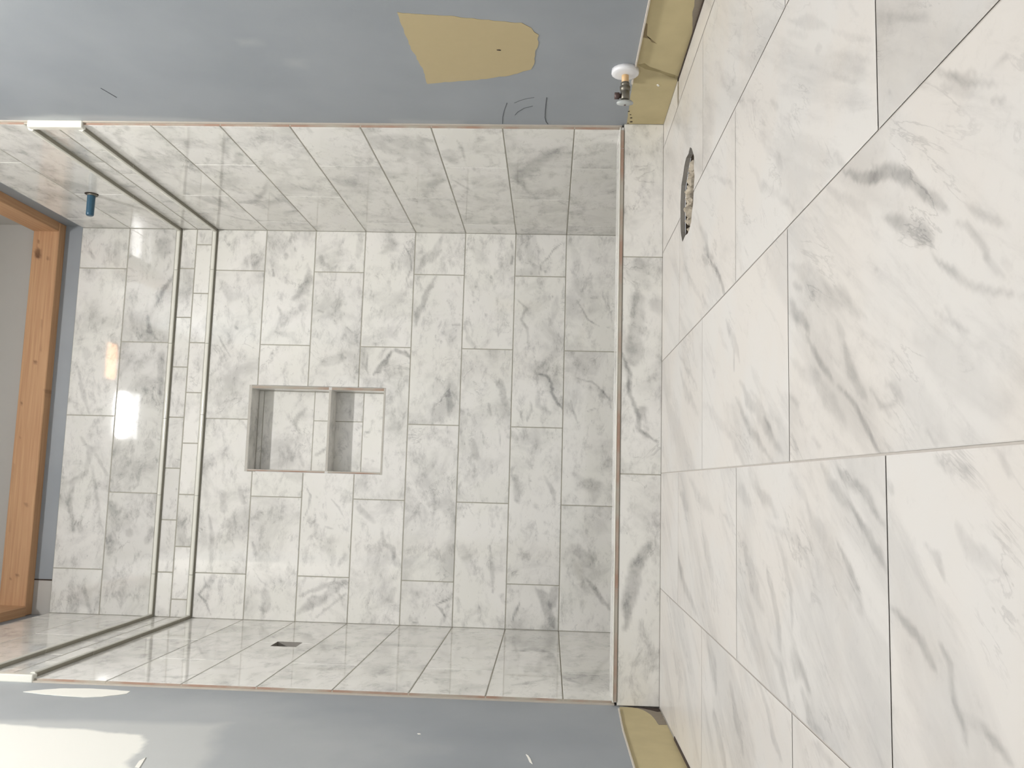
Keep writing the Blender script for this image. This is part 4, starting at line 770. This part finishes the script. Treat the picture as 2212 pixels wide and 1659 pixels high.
# ---- paint films on the side walls (alcove strip and room part)
def paintfilm(w, X, sgn, polys):
    xp = X+sgn*.02
    nrm = 1 if sgn > 0 else -1
    ys = np.concatenate([np.arange(-120, -68, 2.), np.arange(-68, -D, .28)]); ys = np.append(ys, -D-.02); zs = np.concatenate([[4.33], np.arange(4.7, 104, .35), [CEIL]])
    yy, zz = np.meshgrid(ys, zs, indexing='ij'); u = yy.ravel(); v = zz.ravel()
    low = v < 4.4
    v = v.copy(); v[low] = 4.33+np.where(u[low] > -50, (u[low]+50)*-.03, 0)+.16*fbm(u[low]*.8, u[low]*0+3)
    skim_light = np.zeros(len(u))
    for st, soft, warp, P in polys:
        P = np.array(P, float); Q = np.roll(P, -1, 0)
        pu = u+warp*fbm(u*.35, v*.35); pv = v+warp*1.5*fbm(u*.35+9, v*.35+4)
        dm = np.full(len(u), 1e9); ins = np.zeros(len(u), bool)
        for (ax, ay), (bx, by) in zip(P, Q):
            dx, dy = bx-ax, by-ay; t = np.clip(((pu-ax)*dx+(pv-ay)*dy)/(dx*dx+dy*dy+1e-9), 0, 1)
            dm = np.minimum(dm, np.hypot(pu-ax-t*dx, pv-ay-t*dy)); ins ^= ((ay > pv) != (by > pv)) & (pu < dx*(pv-ay)/((by-ay) or 1e-9)+ax)
        sd = np.where(ins, dm, -dm); f = np.clip(.5+sd/soft, 0, 1); skim_light = 1-(1-skim_light)*(1-st*f)
    V = [(xp, a, c) for a, c in zip(u, v)]; nz = len(zs); F = []
    for i in range(len(ys)-1):
        for j in range(nz-1):
            a = i*nz+j; F.append((a, a+nz, a+nz+1, a+1) if nrm > 0 else (a, a+1, a+nz+1, a+nz))
    o = mesh('paint', V, F, (BLUE,), w)
    o.data.attributes.new('skim_light', 'FLOAT', 'POINT').data.foreach_set('value', skim_light.astype(np.float32))
    # strip between the tile and the timber
    mesh('paint_strip', [(xp, -D, 87.5), (xp, .28, 87.5), (xp, .28, 93), (xp, -D, 93)], [(0, 1, 2, 3) if nrm > 0 else (3, 2, 1, 0)], (BLUE,), w)
    # bare drywall below the paint
    MB().box(min(X, X+sgn*.012), max(X, X+sgn*.012), -120, -41.0, 0.02, 5.6).build('bare_drywall_strip', BARE, w)
XL, XR = -.4, W+.4
paintfilm(wall_left, XL, 1, [(1.0, .45, 1.2, [(-55.3, 110), (-55.45, 59.3), (-55.7, 54.15), (-56.32, 45.82), (-58.69, 44.95), (-62.76, 44.2), (-66, 42.5), (-90, 40), (-90, 110)]),
    (.28, 1.6, 1.0, [(-54.65, 75), (-54.4, 59.82), (-53.39, 54.23), (-53.17, 49.66), (-52.83, 42.18), (-52.2, 40.5), (-57.46, 39.5), (-62.09, 38.13), (-66.25, 37.66), (-90, 52), (-90, 75)]),
    (.16, 9, 4, [(-39, 115), (-39, 60), (-44, 40), (-56, 24), (-90, 20), (-90, 115)])])  # last outline: broad soft lightening paints the wall's brightness gradient
paintfilm(wall_right, XR, -1, [(.16, .8, .8, [(-41.2, 74), (-42.3, 68), (-41.9, 60), (-41.3, 52), (-40.5, 50), (-40, 74)]), (.12, 1.2, 1, [(-58.6, 41.2), (-58.8, 39.4), (-57.9, 39.1), (-57.8, 41)]),
    (.10, 1.2, 1, [(-54.8, 37.6), (-54.8, 36.2), (-53.6, 36.2), (-53.6, 37.6)]), (.10, .8, .5, [(-41.6, 30), (-41.6, 22), (-40, 22), (-40, 30)]), (.10, 14, 4, [(-60, 110), (-60, 66), (-90, 50), (-90, 110)])])
def decal(w, name, X, sgn, pts, m, th=.03, off=.02, rough=0, label=None):
    P = []
    n = len(pts)
    for i in range(n):
        a = np.array(pts[i]); c = np.array(pts[(i+1) % n]); k = max(1, int(np.hypot(*(c-a))/.45)) if rough else 1
        for j in range(k):
            p = a+(c-a)*j/k
            if rough: p = p+rng.normal(0, rough, 2)
            P.append((X+sgn*off, p[0], p[1]))
    o = MB().prism(P, (sgn*th, 0, 0)).build(name, m, w)
    if label: o['label'] = label
    return o
decal(wall_right, 'bare_patch', XR, -1, [(-63.25, 25.53), (-62.76, 21.51), (-61.62, 15.02), (-60.8, 14.1), (-59.6, 13.6), (-58.45, 13.5), (-57, 13.75), (-55.5, 13.83), (-53.4, 14.3), (-52.9, 15.2), (-52.3, 16.0), (-51.11, 19.71), (-50.25, 24.81), (-53.5, 24.75), (-57.11, 25.29)], TAN, rough=.05, label='tan patch of old paint')
decal(wall_right, 'dirt_speck', XR, -1, [(-57.15, 17.1), (-57.0, 16.95), (-56.88, 17.05), (-56.95, 17.35), (-57.1, 17.4)], DARK, off=.05, th=.01)
decal(wall_left, 'joint_compound_patch', XL, 1, [(-44.43, 64.16), (-43.5, 63), (-42.62, 61.39), (-42.2, 59), (-42.26, 56.71), (-42.62, 54.09), (-43.6, 53.9), (-44.3, 54.6), (-45.1, 55.6), (-45.52, 57.2), (-45.4, 59.3), (-45.1, 61.46), (-44.8, 62.9)], SKIM, rough=.03, label='white oval patch of joint compound')
decal(wall_left, 'joint_compound_speck', XL, 1, [(-53.0, 22.85), (-53.25, 22.7), (-53.2, 22.5), (-52.95, 22.6)], SKIM)
decal(wall_left, 'joint_compound_speck', XL, 1, [(-57.5, 13.1), (-57.8, 12.9), (-58.6, 12.7), (-59.9, 12.5), (-59.4, 12.75), (-58.2, 12.95)], SKIM)
decal(wall_left, 'joint_compound_speck', XL, 1, [(-62.3, 42.95), (-63.2, 42.7), (-64.7, 42.3), (-64.6, 42.7), (-63.2, 43.05)], SKIM, off=.03)
decal(wall_left, 'torn_paper', XL, 1, [(-41.22, 2.3), (-41.8, 1.8), (-42.4, 1.6), (-43.2, 1.25), (-44.6, .98), (-46.1, .9), (-47.07, .8), (-46.95, .02), (-41.2, .02)], TORN, th=.02, off=.013, rough=.03)
decal(wall_left, 'drywall_gap_shade', XL, 1, [(-40.95, 3.2), (-41.2, 2.4), (-41.35, 1.8), (-41.9, 1.0), (-42.5, .35), (-42.3, .02), (-40.95, .02)], DARK, th=.02, off=.016, rough=.02)  # dark patch paints the shade inside the gap; no hole is cut
decal(wall_right, 'torn_paper', XR, -1, [(-65.6, .75), (-64.3, .62), (-63.43, .6), (-62, .35), (-60.89, .2), (-59.74, .03), (-66, .03)], TORN, th=.02, off=.013, rough=.02)
decal(wall_right, 'stain', XR, -1, [(-61.8, 4.4), (-59.3, 4.25), (-59.0, 3.5), (-58.2, 2.9), (-58.5, 3.4), (-59.6, 3.95), (-61.5, 4.1)], flat('drywall_stain', sr(140, 124, 92), .85, amp=.2, scale=60), th=.01, off=.013)
decal(wall_right, 'stain', XR, -1, [(-54.3, 4.2), (-53.5, 3.4), (-52.9, 2.0), (-51.9, .8), (-51.7, .3), (-52.3, .4), (-53.0, 1.6), (-53.9, 3.0), (-54.6, 3.6)], flat('drywall_stain_light', sr(162, 148, 108), .85, amp=.12, scale=60), th=.01, off=.013)
decal(wall_right, 'debris', XR, -1, [(-50.45, 1.8), (-50.1, 1.6), (-49.95, 1.75), (-50.3, 1.95)], SKIM, th=.03, off=.013)
for py, pz, s in ((-44.2, 4.1, .12), (-43.4, 3.85, .1), (-42.6, 3.7, .14), (-41.6, 3.6, .16), (-41.2, 3.9, .1)):
    decal(wall_right, 'debris', XR, -1, [(py-s, pz-s*.6), (py+s*.8, pz-s), (py+s, pz+s*.5), (py-s*.3, pz+s)], DARK, th=.02, off=.013, rough=.01)
# dark shadow gap and light caulk edge where the old baseboard met the wall
for w, X, s in ((wall_left, XL, 1), (wall_right, XR, -1)):
    e = MB()
    yv = np.arange(-118, -41.2, .8)
    for a, c in zip(yv, yv[1:]):
        z = 4.36-(.03*(a+50) if a > -50 else 0)
        if X > 1 and a > -51: continue
        e.box(min(X, X+s*.26), max(X, X+s*.12), a, c+.02, z-.03+.05*fbm(np.array([a]), np.array([2.]))[0], z+.10)
    e.build('paint_edge', flat('old_caulk', sr(206, 198, 186), .8, amp=.08, scale=60), w)
    e = MB(); e.box(min(X, X+s*.3), max(X, X+s*.3), -118, -51.6, .0, .07); e.build('floor_gap', DARK, w)
# pencil marks on the right wall
def pencil(pts, wdt=.05):
    b_ = MB(); pts = [Vector((XR-.045, *p)) for p in pts]
    for p, q in zip(pts, pts[1:]):
        d = (q-p).normalized(); s_ = Vector((0, -d.z, d.y))*wdt
        b_.prism([p-s_-d*.01, q-s_+d*.01, q+s_+d*.01, p+s_-d*.01], (.02, 0, 0))
    b_.build('pencil_mark', PENCIL, wall_right)
pencil([(-47.35, 12.8), (-46, 12.88), (-44.5, 12.95), (-42.5, 13.0), (-41.5, 12.9), (-40.8, 12.68)], .045)
pencil([(-45.99, 16.98), (-44.2, 17.35), (-42.5, 17.62), (-40.8, 17.72)], .028)
pencil([(-45.3, 14.3), (-44.8, 15.2), (-43.9, 15.9), (-43.07, 16.25)], .026)
pencil([(-47.33, 14.1), (-47.0, 15), (-46.5, 15.7), (-46.0, 16.2)], .016)
pencil([(-48.75, 59.07), (-46.62, 58.5)], .04)

# ---- ceiling, wall behind the camera
struct(MB().box(-5, W+5, -205, 5, CEIL, CEIL+4).build('ceiling', flat('white_ceiling', sr(228, 226, 220), .8)), 'plain white ceiling')
struct(MB().box(-5, W+5, -205, -200, 96, CEIL).build('wall_front', flat('front_wall_paint', sr(200, 202, 203), .8)), 'unseen wall behind the camera, left open below for fill light')  # open below so the added world fill reaches the alcove

# ---- pencil liners above and below the band
def liner(n, p0, p1, nrm, z0, z1, joints, lab):
    """half round ceramic liner along p0-p1, standing proud along nrm"""
    p0 = Vector(p0); p1 = Vector(p1); d = (p1-p0); L = d.length; d.normalize(); nrm = Vector(nrm); H = z1-z0
    b_ = MB(); cuts = [0]+sorted(joints)+[L]
    prof = [(-.05, .02), (.40, .02), (.46, .05), (.52, .14), (.54, .3), (.52, .5), (.46, .7), (.35, .86), (.2, .96), (.1, 1), (-.05, 1)]
    for a, c in zip(cuts, cuts[1:]):
        a += .03; c -= .03
        A = [b_.bm.verts.new(p0+d*a+nrm*h+Vector((0, 0, z0+t*H))) for h, t in prof]
        B = [b_.bm.verts.new(p0+d*c+nrm*h+Vector((0, 0, z0+t*H))) for h, t in prof]
        for i in range(len(prof)-1):
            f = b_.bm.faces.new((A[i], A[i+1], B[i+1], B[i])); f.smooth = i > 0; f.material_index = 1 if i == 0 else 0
        b_.bm.faces.new([b_.bm.verts.new(v.co) for v in A]); b_.bm.faces.new([b_.bm.verts.new(v.co) for v in B[::-1]])
    return struct(b_.build('trim_%d' % n, (WHITE, TRIM_SHADE)), lab)
for i, (z0, z1, wh) in enumerate(((65.82, 66.55, 'below'), (71.72, 72.45, 'above'))):
    jx = [3.2, 11.1, 19, 27, 35, 42.9, 50.8, 56]
    jb = [6.45, 18.5, 30.4, 42.3, 54.2] if i else [6.5, 18.55, 31.1, 42.4, 54.35]
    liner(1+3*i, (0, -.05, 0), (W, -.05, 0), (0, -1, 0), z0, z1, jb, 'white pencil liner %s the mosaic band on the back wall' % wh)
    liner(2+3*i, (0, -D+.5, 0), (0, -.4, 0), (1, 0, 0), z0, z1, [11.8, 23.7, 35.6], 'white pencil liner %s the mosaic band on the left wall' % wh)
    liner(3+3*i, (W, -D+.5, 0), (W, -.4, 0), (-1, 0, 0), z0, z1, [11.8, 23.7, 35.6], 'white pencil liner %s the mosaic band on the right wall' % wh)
struct(MB().box(-.42, .42, -D-.35, -D+.55, 65.55, 72.4, .12).build('trim_7', WHITE), 'white glazed end piece closing the mosaic band on the left wall')
struct(MB().box(W-.42, W+.42, -D-.35, -D+.55, 65.55, 72.0, .12).build('trim_8', WHITE), 'white glazed end piece closing the mosaic band on the right wall')

# ================================================================== THINGS
# ---- niche
ni = thing('shower_niche', 'two-compartment tiled niche recessed in the back wall, edged in raw brown tile', 'niche', (29.3, 0, NZ0))
ND = 3.25; E = .46
ix0, ix1, iz0, iz1 = NX0+.36, NX1-.52, NZ0+.32, NZ1-.46
tiled('back_panel', 'niche', (0, ND, 0), (1, 0, 0), (0, 0, 1), rows([(49.45, 57.7), (41.5, 49.45), (iz0, 41.5), (57.7, iz1)], [[], [30.83], [], []], ix0, ix1), .3, TILE, ni, gap=.05, drop=.04)
mesh('grout', [(ix0, ND+.03, iz0), (ix1, ND+.03, iz0), (ix1, ND+.03, iz1), (ix0, ND+.03, iz1)], [(0, 1, 2, 3)], (GROUT,), ni)
def tilebox(nm, x0, x1, y0, y1, z0, z1, parent, m=TILE):
    o = MB().box(x0, x1, y0, y1, z0, z1, .03).build(nm, m, parent); me = o.data
    off = rng.random(3)*300; co = np.array([v.co[:] for v in me.vertices])/IN
    long_x = (x1-x0) > (z1-z0)
    tc = np.stack([co[:, 0 if long_x else 2]+off[0], co[:, 1]+co[:, 2 if long_x else 0]+off[1], np.full(len(co), off[2])], -1)
    me.attributes.new('tco', 'FLOAT_VECTOR', 'POINT').data.foreach_set('vector', tc.astype(np.float32).ravel())
    me.attributes.new('vein', 'FLOAT', 'POINT'); me.attributes.new('tint', 'FLOAT', 'POINT')
    return o
y1 = ND+.1
tilebox('side_panel', NX0+.04, ix0, -.05, y1, iz0, iz1, ni); tilebox('side_panel', ix1, NX1-.04, -.05, y1, iz0, iz1, ni)
tilebox('top_panel', NX0+.04, NX1-.04, -.05, y1, iz1, NZ1-.04, ni); tilebox('sill', NX0+.04, NX1-.04, -.05, y1, NZ0+.04, iz0, ni)
tilebox('shelf', ix0, ix1, -.05, ND-.02, 45.93, 46.36, ni)
for a in ((NX0+.04, ix0, iz0, 45.9), (NX0+.04, ix0, 46.4, iz1), (ix1, NX1-.04, iz0, 45.9), (ix1, NX1-.04, 46.4, iz1)):
    MB().box(a[0]+.02, a[1]-.06, -.10, -.04, a[2], a[3]).build('raw_edge', BISQUE, ni)
EG = flat('niche_edge_grout', sr(190, 186, 178), .8, amp=.1, scale=90)
MB().box(NX0, NX1, -.09, -.03, NZ1-.42, NZ1-.02).build('top_edge', EG, ni)
MB().box(NX0, NX1, -.09, -.03, NZ0+.02, NZ0+.30).build('bottom_edge', EG, ni)
MB().box(ix0, ix1, -.09, -.04, 45.97, 46.32).build('shelf_edge', EG, ni)

# ---- curb
cu = thing('shower_curb', 'low marble tiled shower curb with a raw brown edged cap, across the alcove', 'curb', (W/2, -39, 0))
MB().box(-.38, W+.38, -40.7, -36.8, 0, 4.28).build('core', CONCRETE, cu)
tiled('front_tile', 'curb', (0, -41.0, 0), (1, 0, 0), (0, 0, 1), rows([(-.05, 4.3)], [[46.48, 23.16]], -.3, W+.38), .25, TILE, cu, gap=.04, drop=.04)
mesh('front_grout', [(0, -40.97, 0), (W+.38, -40.97, 0), (W+.38, -40.97, 4.3), (0, -40.97, 4.3)], [(0, 1, 2, 3)], (GROUT,), cu)
tilebox('cap_tile', .02, W-.02, -41.0, -36.6, 4.32, 4.74, cu)
ce = MB()
for a, c in ((.1, 11.3), (11.36, 34.8), (34.86, 58.6), (58.66, W-.35)):
    ce.box(a, c, -41.06, -40.98, 4.33, 4.70)
ce.build('cap_edge', BISQUE, cu)
MB().box(0.02, W-.02, -41.09, -40.9, 4.66, 4.77, .03).build('cap_nosing', WHITE, cu)

# ---- timber ledgers around the top of the alcove
def board(label, p0, p1, horiz, zb, zt, th, nrm, surf=None):
    """2x4 on edge: p0-p1 along its length, face along nrm"""
    p0 = Vector(p0); p1 = Vector(p1); d = (p1-p0).normalized(); L = (p1-p0).length; nrm = Vector(nrm)
    V = []; F = []; tco = []; vn = []
    nu = int(L/.3); ring = []
    prof = [(0, zb+.0), (th-.1, zb), (th, zb+.1)]+[(th, zb+.1+(zt-zb-.2)*k/14) for k in range(1, 15)]+[(th-.1, zt), (0, zt)]
    off = rng.random(2)*100
    for i in range(nu+1):
        u = L*i/nu
        for h, z in prof:
            p = p0+d*u+nrm*h; V.append((p.x, p.y, z)); tco.append((u+off[0], z+h+off[1], 0))
    n = len(prof)
    for i in range(nu):
        for j in range(n-1): F.append((i*n+j, (i+1)*n+j, (i+1)*n+j+1, i*n+j+1))
    F.append(tuple(range(n))); F.append(tuple(nu*n+j for j in range(n))[::-1])
    for i in range(nu): F.append((i*n, i*n+n-1, (i+1)*n+n-1, (i+1)*n))
    o = mesh('wood_ledger', V, F, (WOOD,)); me = o.data
    A = np.array(V); vein = strokes_at(surf, A[:, 0], A[:, 2], None) if surf else np.zeros(len(V))
    me.attributes.new('vein', 'FLOAT', 'POINT').data.foreach_set('value', vein.astype(np.float32))
    me.attributes.new('tco', 'FLOAT_VECTOR', 'POINT').data.foreach_set('vector', np.array(tco, np.float32).ravel())
    bm = bmesh.new(); bm.from_mesh(me); bmesh.ops.recalc_face_normals(bm, faces=bm.faces); bm.to_mesh(me); bm.free()
    o['label'] = label; o['category'] = 'wood beam'; o['group'] = 'timber framing above the shower tile'
    return o
board('knotty pine board spanning the back wall above the shower tile', (-.3, .26, 0), (W+.3, .26, 0), 1, 91.05, 95.3, 1.76, (0, -1, 0), 'ledge')
board('short pine board on the right wall above the blue pipe stub', (W+.36, -1.55, 0), (W+.36, -40, 0), 0, 91.2, 95.3, 1.5, (-1, 0, 0))
board('pine board end on the left wall above the shower tile', (-.36, -1.55, 0), (-.36, -40, 0), 0, 90.9, 95.2, 1.5, (1, 0, 0))

# ---- shower arm stub
st = thing('capped_pipe', 'blue capped shower pipe stub sticking out of the tiled right wall', 'pipe', (W, -16.6, 77.6))
MB().lathe((-1, 0, 0), (W+.3, -16.6, 77.6), [(0, .55), (.5, .55), (3.0, .53), (3.35, .53), (3.5, .42)], 28).build('pipe', PIPEBLUE, st)
MB().lathe((-1, 0, 0), (W+.02, -16.6, 77.6), [(0, .92), (.06, .92), (.08, .9)], 28).build('wall_hole', DARK, st)
MB().lathe((-1, 0, 0), (W+.02, -16.55, 77.5), [(0, .72), (.28, .72), (.34, .6)], 20).build('collar', METAL, st)

# ---- valve opening in the left wall
vo = thing('valve_opening', 'square rough opening for the shower valve cut in the left wall tile', 'wall opening', (-.4, -17.5, 45.6))
y0, y1_, z0, z1 = VH
MB().box(-3.6, -3.2, y0-1, y1_+1, z0-1, z1+1).build('backing', flat('dark_cavity', sr(48, 40, 34), .95, amp=.4, scale=30), vo)
for a in ((y0, y0+.02, z0, z1), (y1_-.02, y1_, z0, z1), (y0, y1_, z0, z0+.02), (y0, y1_, z1-.02, z1)):
    MB().box(-.9, 0.0, *a).build('cut_edge', CUTEDGE, vo)
MB().box(-3.2, -1.2, -19.0, -18.3, 43.95, 47.2).build('stud', TORN, vo)
MB().lathe((1, 0, 0), (-3.2, -17.2, 45.0), [(0, .7), (1.2, .7), (1.3, .45), (2.2, .45)], 20).build('valve_body', METAL, vo)
MB().lathe((0, 0, 1), (-2.0, -16.6, 44.0), [(0, .3), (3.2, .3)], 14).build('supply_pipe', BRONZE, vo)

# ---- toilet flange opening in the floor
fo = thing('floor_opening', 'jagged round hole cut through the marble floor near the curb', 'floor opening', (hx, hy, 0))
n = len(FH)
V = [(x, y, -.02) for x, y in FH]+[(x, y, -.42) for x, y in FH]
mesh('cut_edge', V, [(i, (i+1) % n, n+(i+1) % n, n+i) for i in range(n)], (CUTEDGE,), fo)
def sc(k, z, dx=0, dy=0): return [(hx+(x-hx)*k+dx, hy+(y-hy)*k+dy, z) for x, y in FH]
V = sc(1.06, -.5)+sc(1.0, -1.3)
mesh('subfloor_edge', V, [(i, (i+1) % n, n+(i+1) % n, n+i) for i in range(n)], (TORN,), fo)
V = sc(1.4, -.42)+sc(.99, -.42)
mesh('underside', V, [(i, (i+1) % n, n+(i+1) % n, n+i) for i in range(n)], (DARK,), fo)
MB().box(hx-6, hx+6, hy-6, hy+6, -2.6, -2.4).build('cavity_floor', flat('cavity_floor', sr(88, 78, 68), .95, amp=.3, scale=40), fo)
bm = MB(); r2 = random.Random(4)
for i in range(46):
    a = r2.uniform(-.1, math.pi+.1) if i % 4 else r2.uniform(0, 2*math.pi); r = r2.uniform(2.5, 3.5)*(1 if i % 3 else .8)
    x = hx+r*math.cos(a); y = hy+r*math.sin(a); s = r2.uniform(.2, .5)
    if math.hypot(x-hx, y-hy)+s > 3.75: x = hx+(x-hx)*.9; y = hy+(y-hy)*.9
    res = bmesh.ops.create_icosphere(bm.bm, subdivisions=2, radius=s)
    for v in res['verts']: v.co = Vector((v.co.x*r2.uniform(.8, 1.25)+x, v.co.y*r2.uniform(.8, 1.2)+y, v.co.z*r2.uniform(.9, 1.6)-r2.uniform(.72, 1.0)))
rb = bm.build('mortar_rubble', MORTAR, fo)
MB().lathe((0, 0, 1), (hx, hy-.3, -2.4), [(0, 2.1), (1.55, 2.1), (1.6, 1.9), (1.2, 1.85), (0, 1.85)], 32).build('flange_pipe', DARK, fo)

# ---- stop valve on the right wall
sv = thing('stop_valve', 'small water stop valve with white wall plate and tan pipe, low on the right wall', 'valve', (XR, -53.3, 5.28))
c0 = (XR, -53.3, 5.28); ax = (-1, 0, 0)
MB().lathe(ax, c0, [(.02, 1.3), (.40, 1.3), (.47, 1.24), (.54, .9), (.60, .45), (.60, .3)], 18, jitter=.012).build('wall_plate', PLASTIC, sv)
MB().lathe(ax, c0, [(.3, .34), (1.45, .34)], 24).build('pipe', PEX, sv)
MB().lathe(ax, c0, [(1.30, .36), (1.32, .42), (1.62, .42), (1.66, .36), (1.68, .5), (2.1, .5), (2.14, .42), (2.2, .42), (2.25, .44), (2.95, .44), (3.0, .4), (3.02, .3)], 8).build('body', METAL, sv)
MB().lathe((0, 0, 1), (XR-2.62, -53.3, 5.28), [(.3, .22), (.52, .22), (.54, .34), (.98, .34), (1.0, .26)], 8).build('outlet', BRONZE, sv)
MB().lathe(ax, c0, [(2.9, .16), (3.25, .16)], 12).build('stem', METAL, sv)
h_ = MB().lathe(ax, c0, [(3.12, .3), (3.16, .62), (3.3, .72), (3.42, .70), (3.5, .35), (3.52, .1)], 28)
for v in h_.bm.verts: v.co.z = 5.28+(v.co.z-5.28)*1.12; v.co.y = -53.3+(v.co.y+53.3)*.62
h_.build('handle', HANDLE, sv)
MB().lathe(ax, c0, [(3.5, .1), (3.56, .1)], 10).build('handle_screw', BRONZE, sv)

# ---- lamp and added warm panel on the high ceiling (seen mirrored in the glazed tile)
lf = thing('ceiling_light', 'bright white ceiling light seen mirrored in the upper wall tile', 'light', (37, -94.5, CEIL))
MB().box(30.6, 43.4, -98.9, -87.2, CEIL-.3, CEIL-.01, .1).build('housing', PLASTIC, lf)
hb = MB(); hb.box(30.4, 43.6, -87.6, -87.2, CEIL-1.8, CEIL); hb.box(30.4, 43.6, -99.1, -98.7, CEIL-1.8, CEIL); hb.box(30.4, 30.8, -98.7, -87.6, CEIL-1.8, CEIL); hb.box(43.2, 43.6, -98.7, -87.6, CEIL-1.8, CEIL); hb.build('skirt', PLASTIC, lf)  # skirt added to hold the lamp's shallow light off the upper wall
def pill(cx, cy, hx_, hy_, r, z, th, name, m, parent):
    P = []
    for qx, qy, a0 in ((1, 1, 0), (-1, 1, 90), (-1, -1, 180), (1, -1, 270)):
        for k in range(7):
            a = math.radians(a0+15*k); P.append((cx+qx*(hx_-r)+r*math.cos(a), cy+qy*(hy_-r)+r*math.sin(a), z))
    return MB().prism(P, (0, 0, th)).build(name, m, parent)
pill(37, -91.5, 5.4, 3.7, 2.6, CEIL-.5, .14, 'diffuser', emit('lamp_glow', LAMP_MAIN_COL, LAMP_MAIN), lf)
lw = thing('ceiling_light', 'added warm glowing panel in place of lit wood, beside the white light', 'light', (50.4, -84.3, CEIL))  # added emitter that makes the amber mirrored patch
MB().box(45.2, 55.6, -87.4, -81.2, CEIL-.5, CEIL-.01, .1).build('housing', PLASTIC, lw)
pill(50.4, -84.3, 4.6, 2.5, .8, CEIL-.65, .14, 'diffuser', emit('warm_panel_glow', PANEL_WARM_COL, PANEL_WARM), lw)
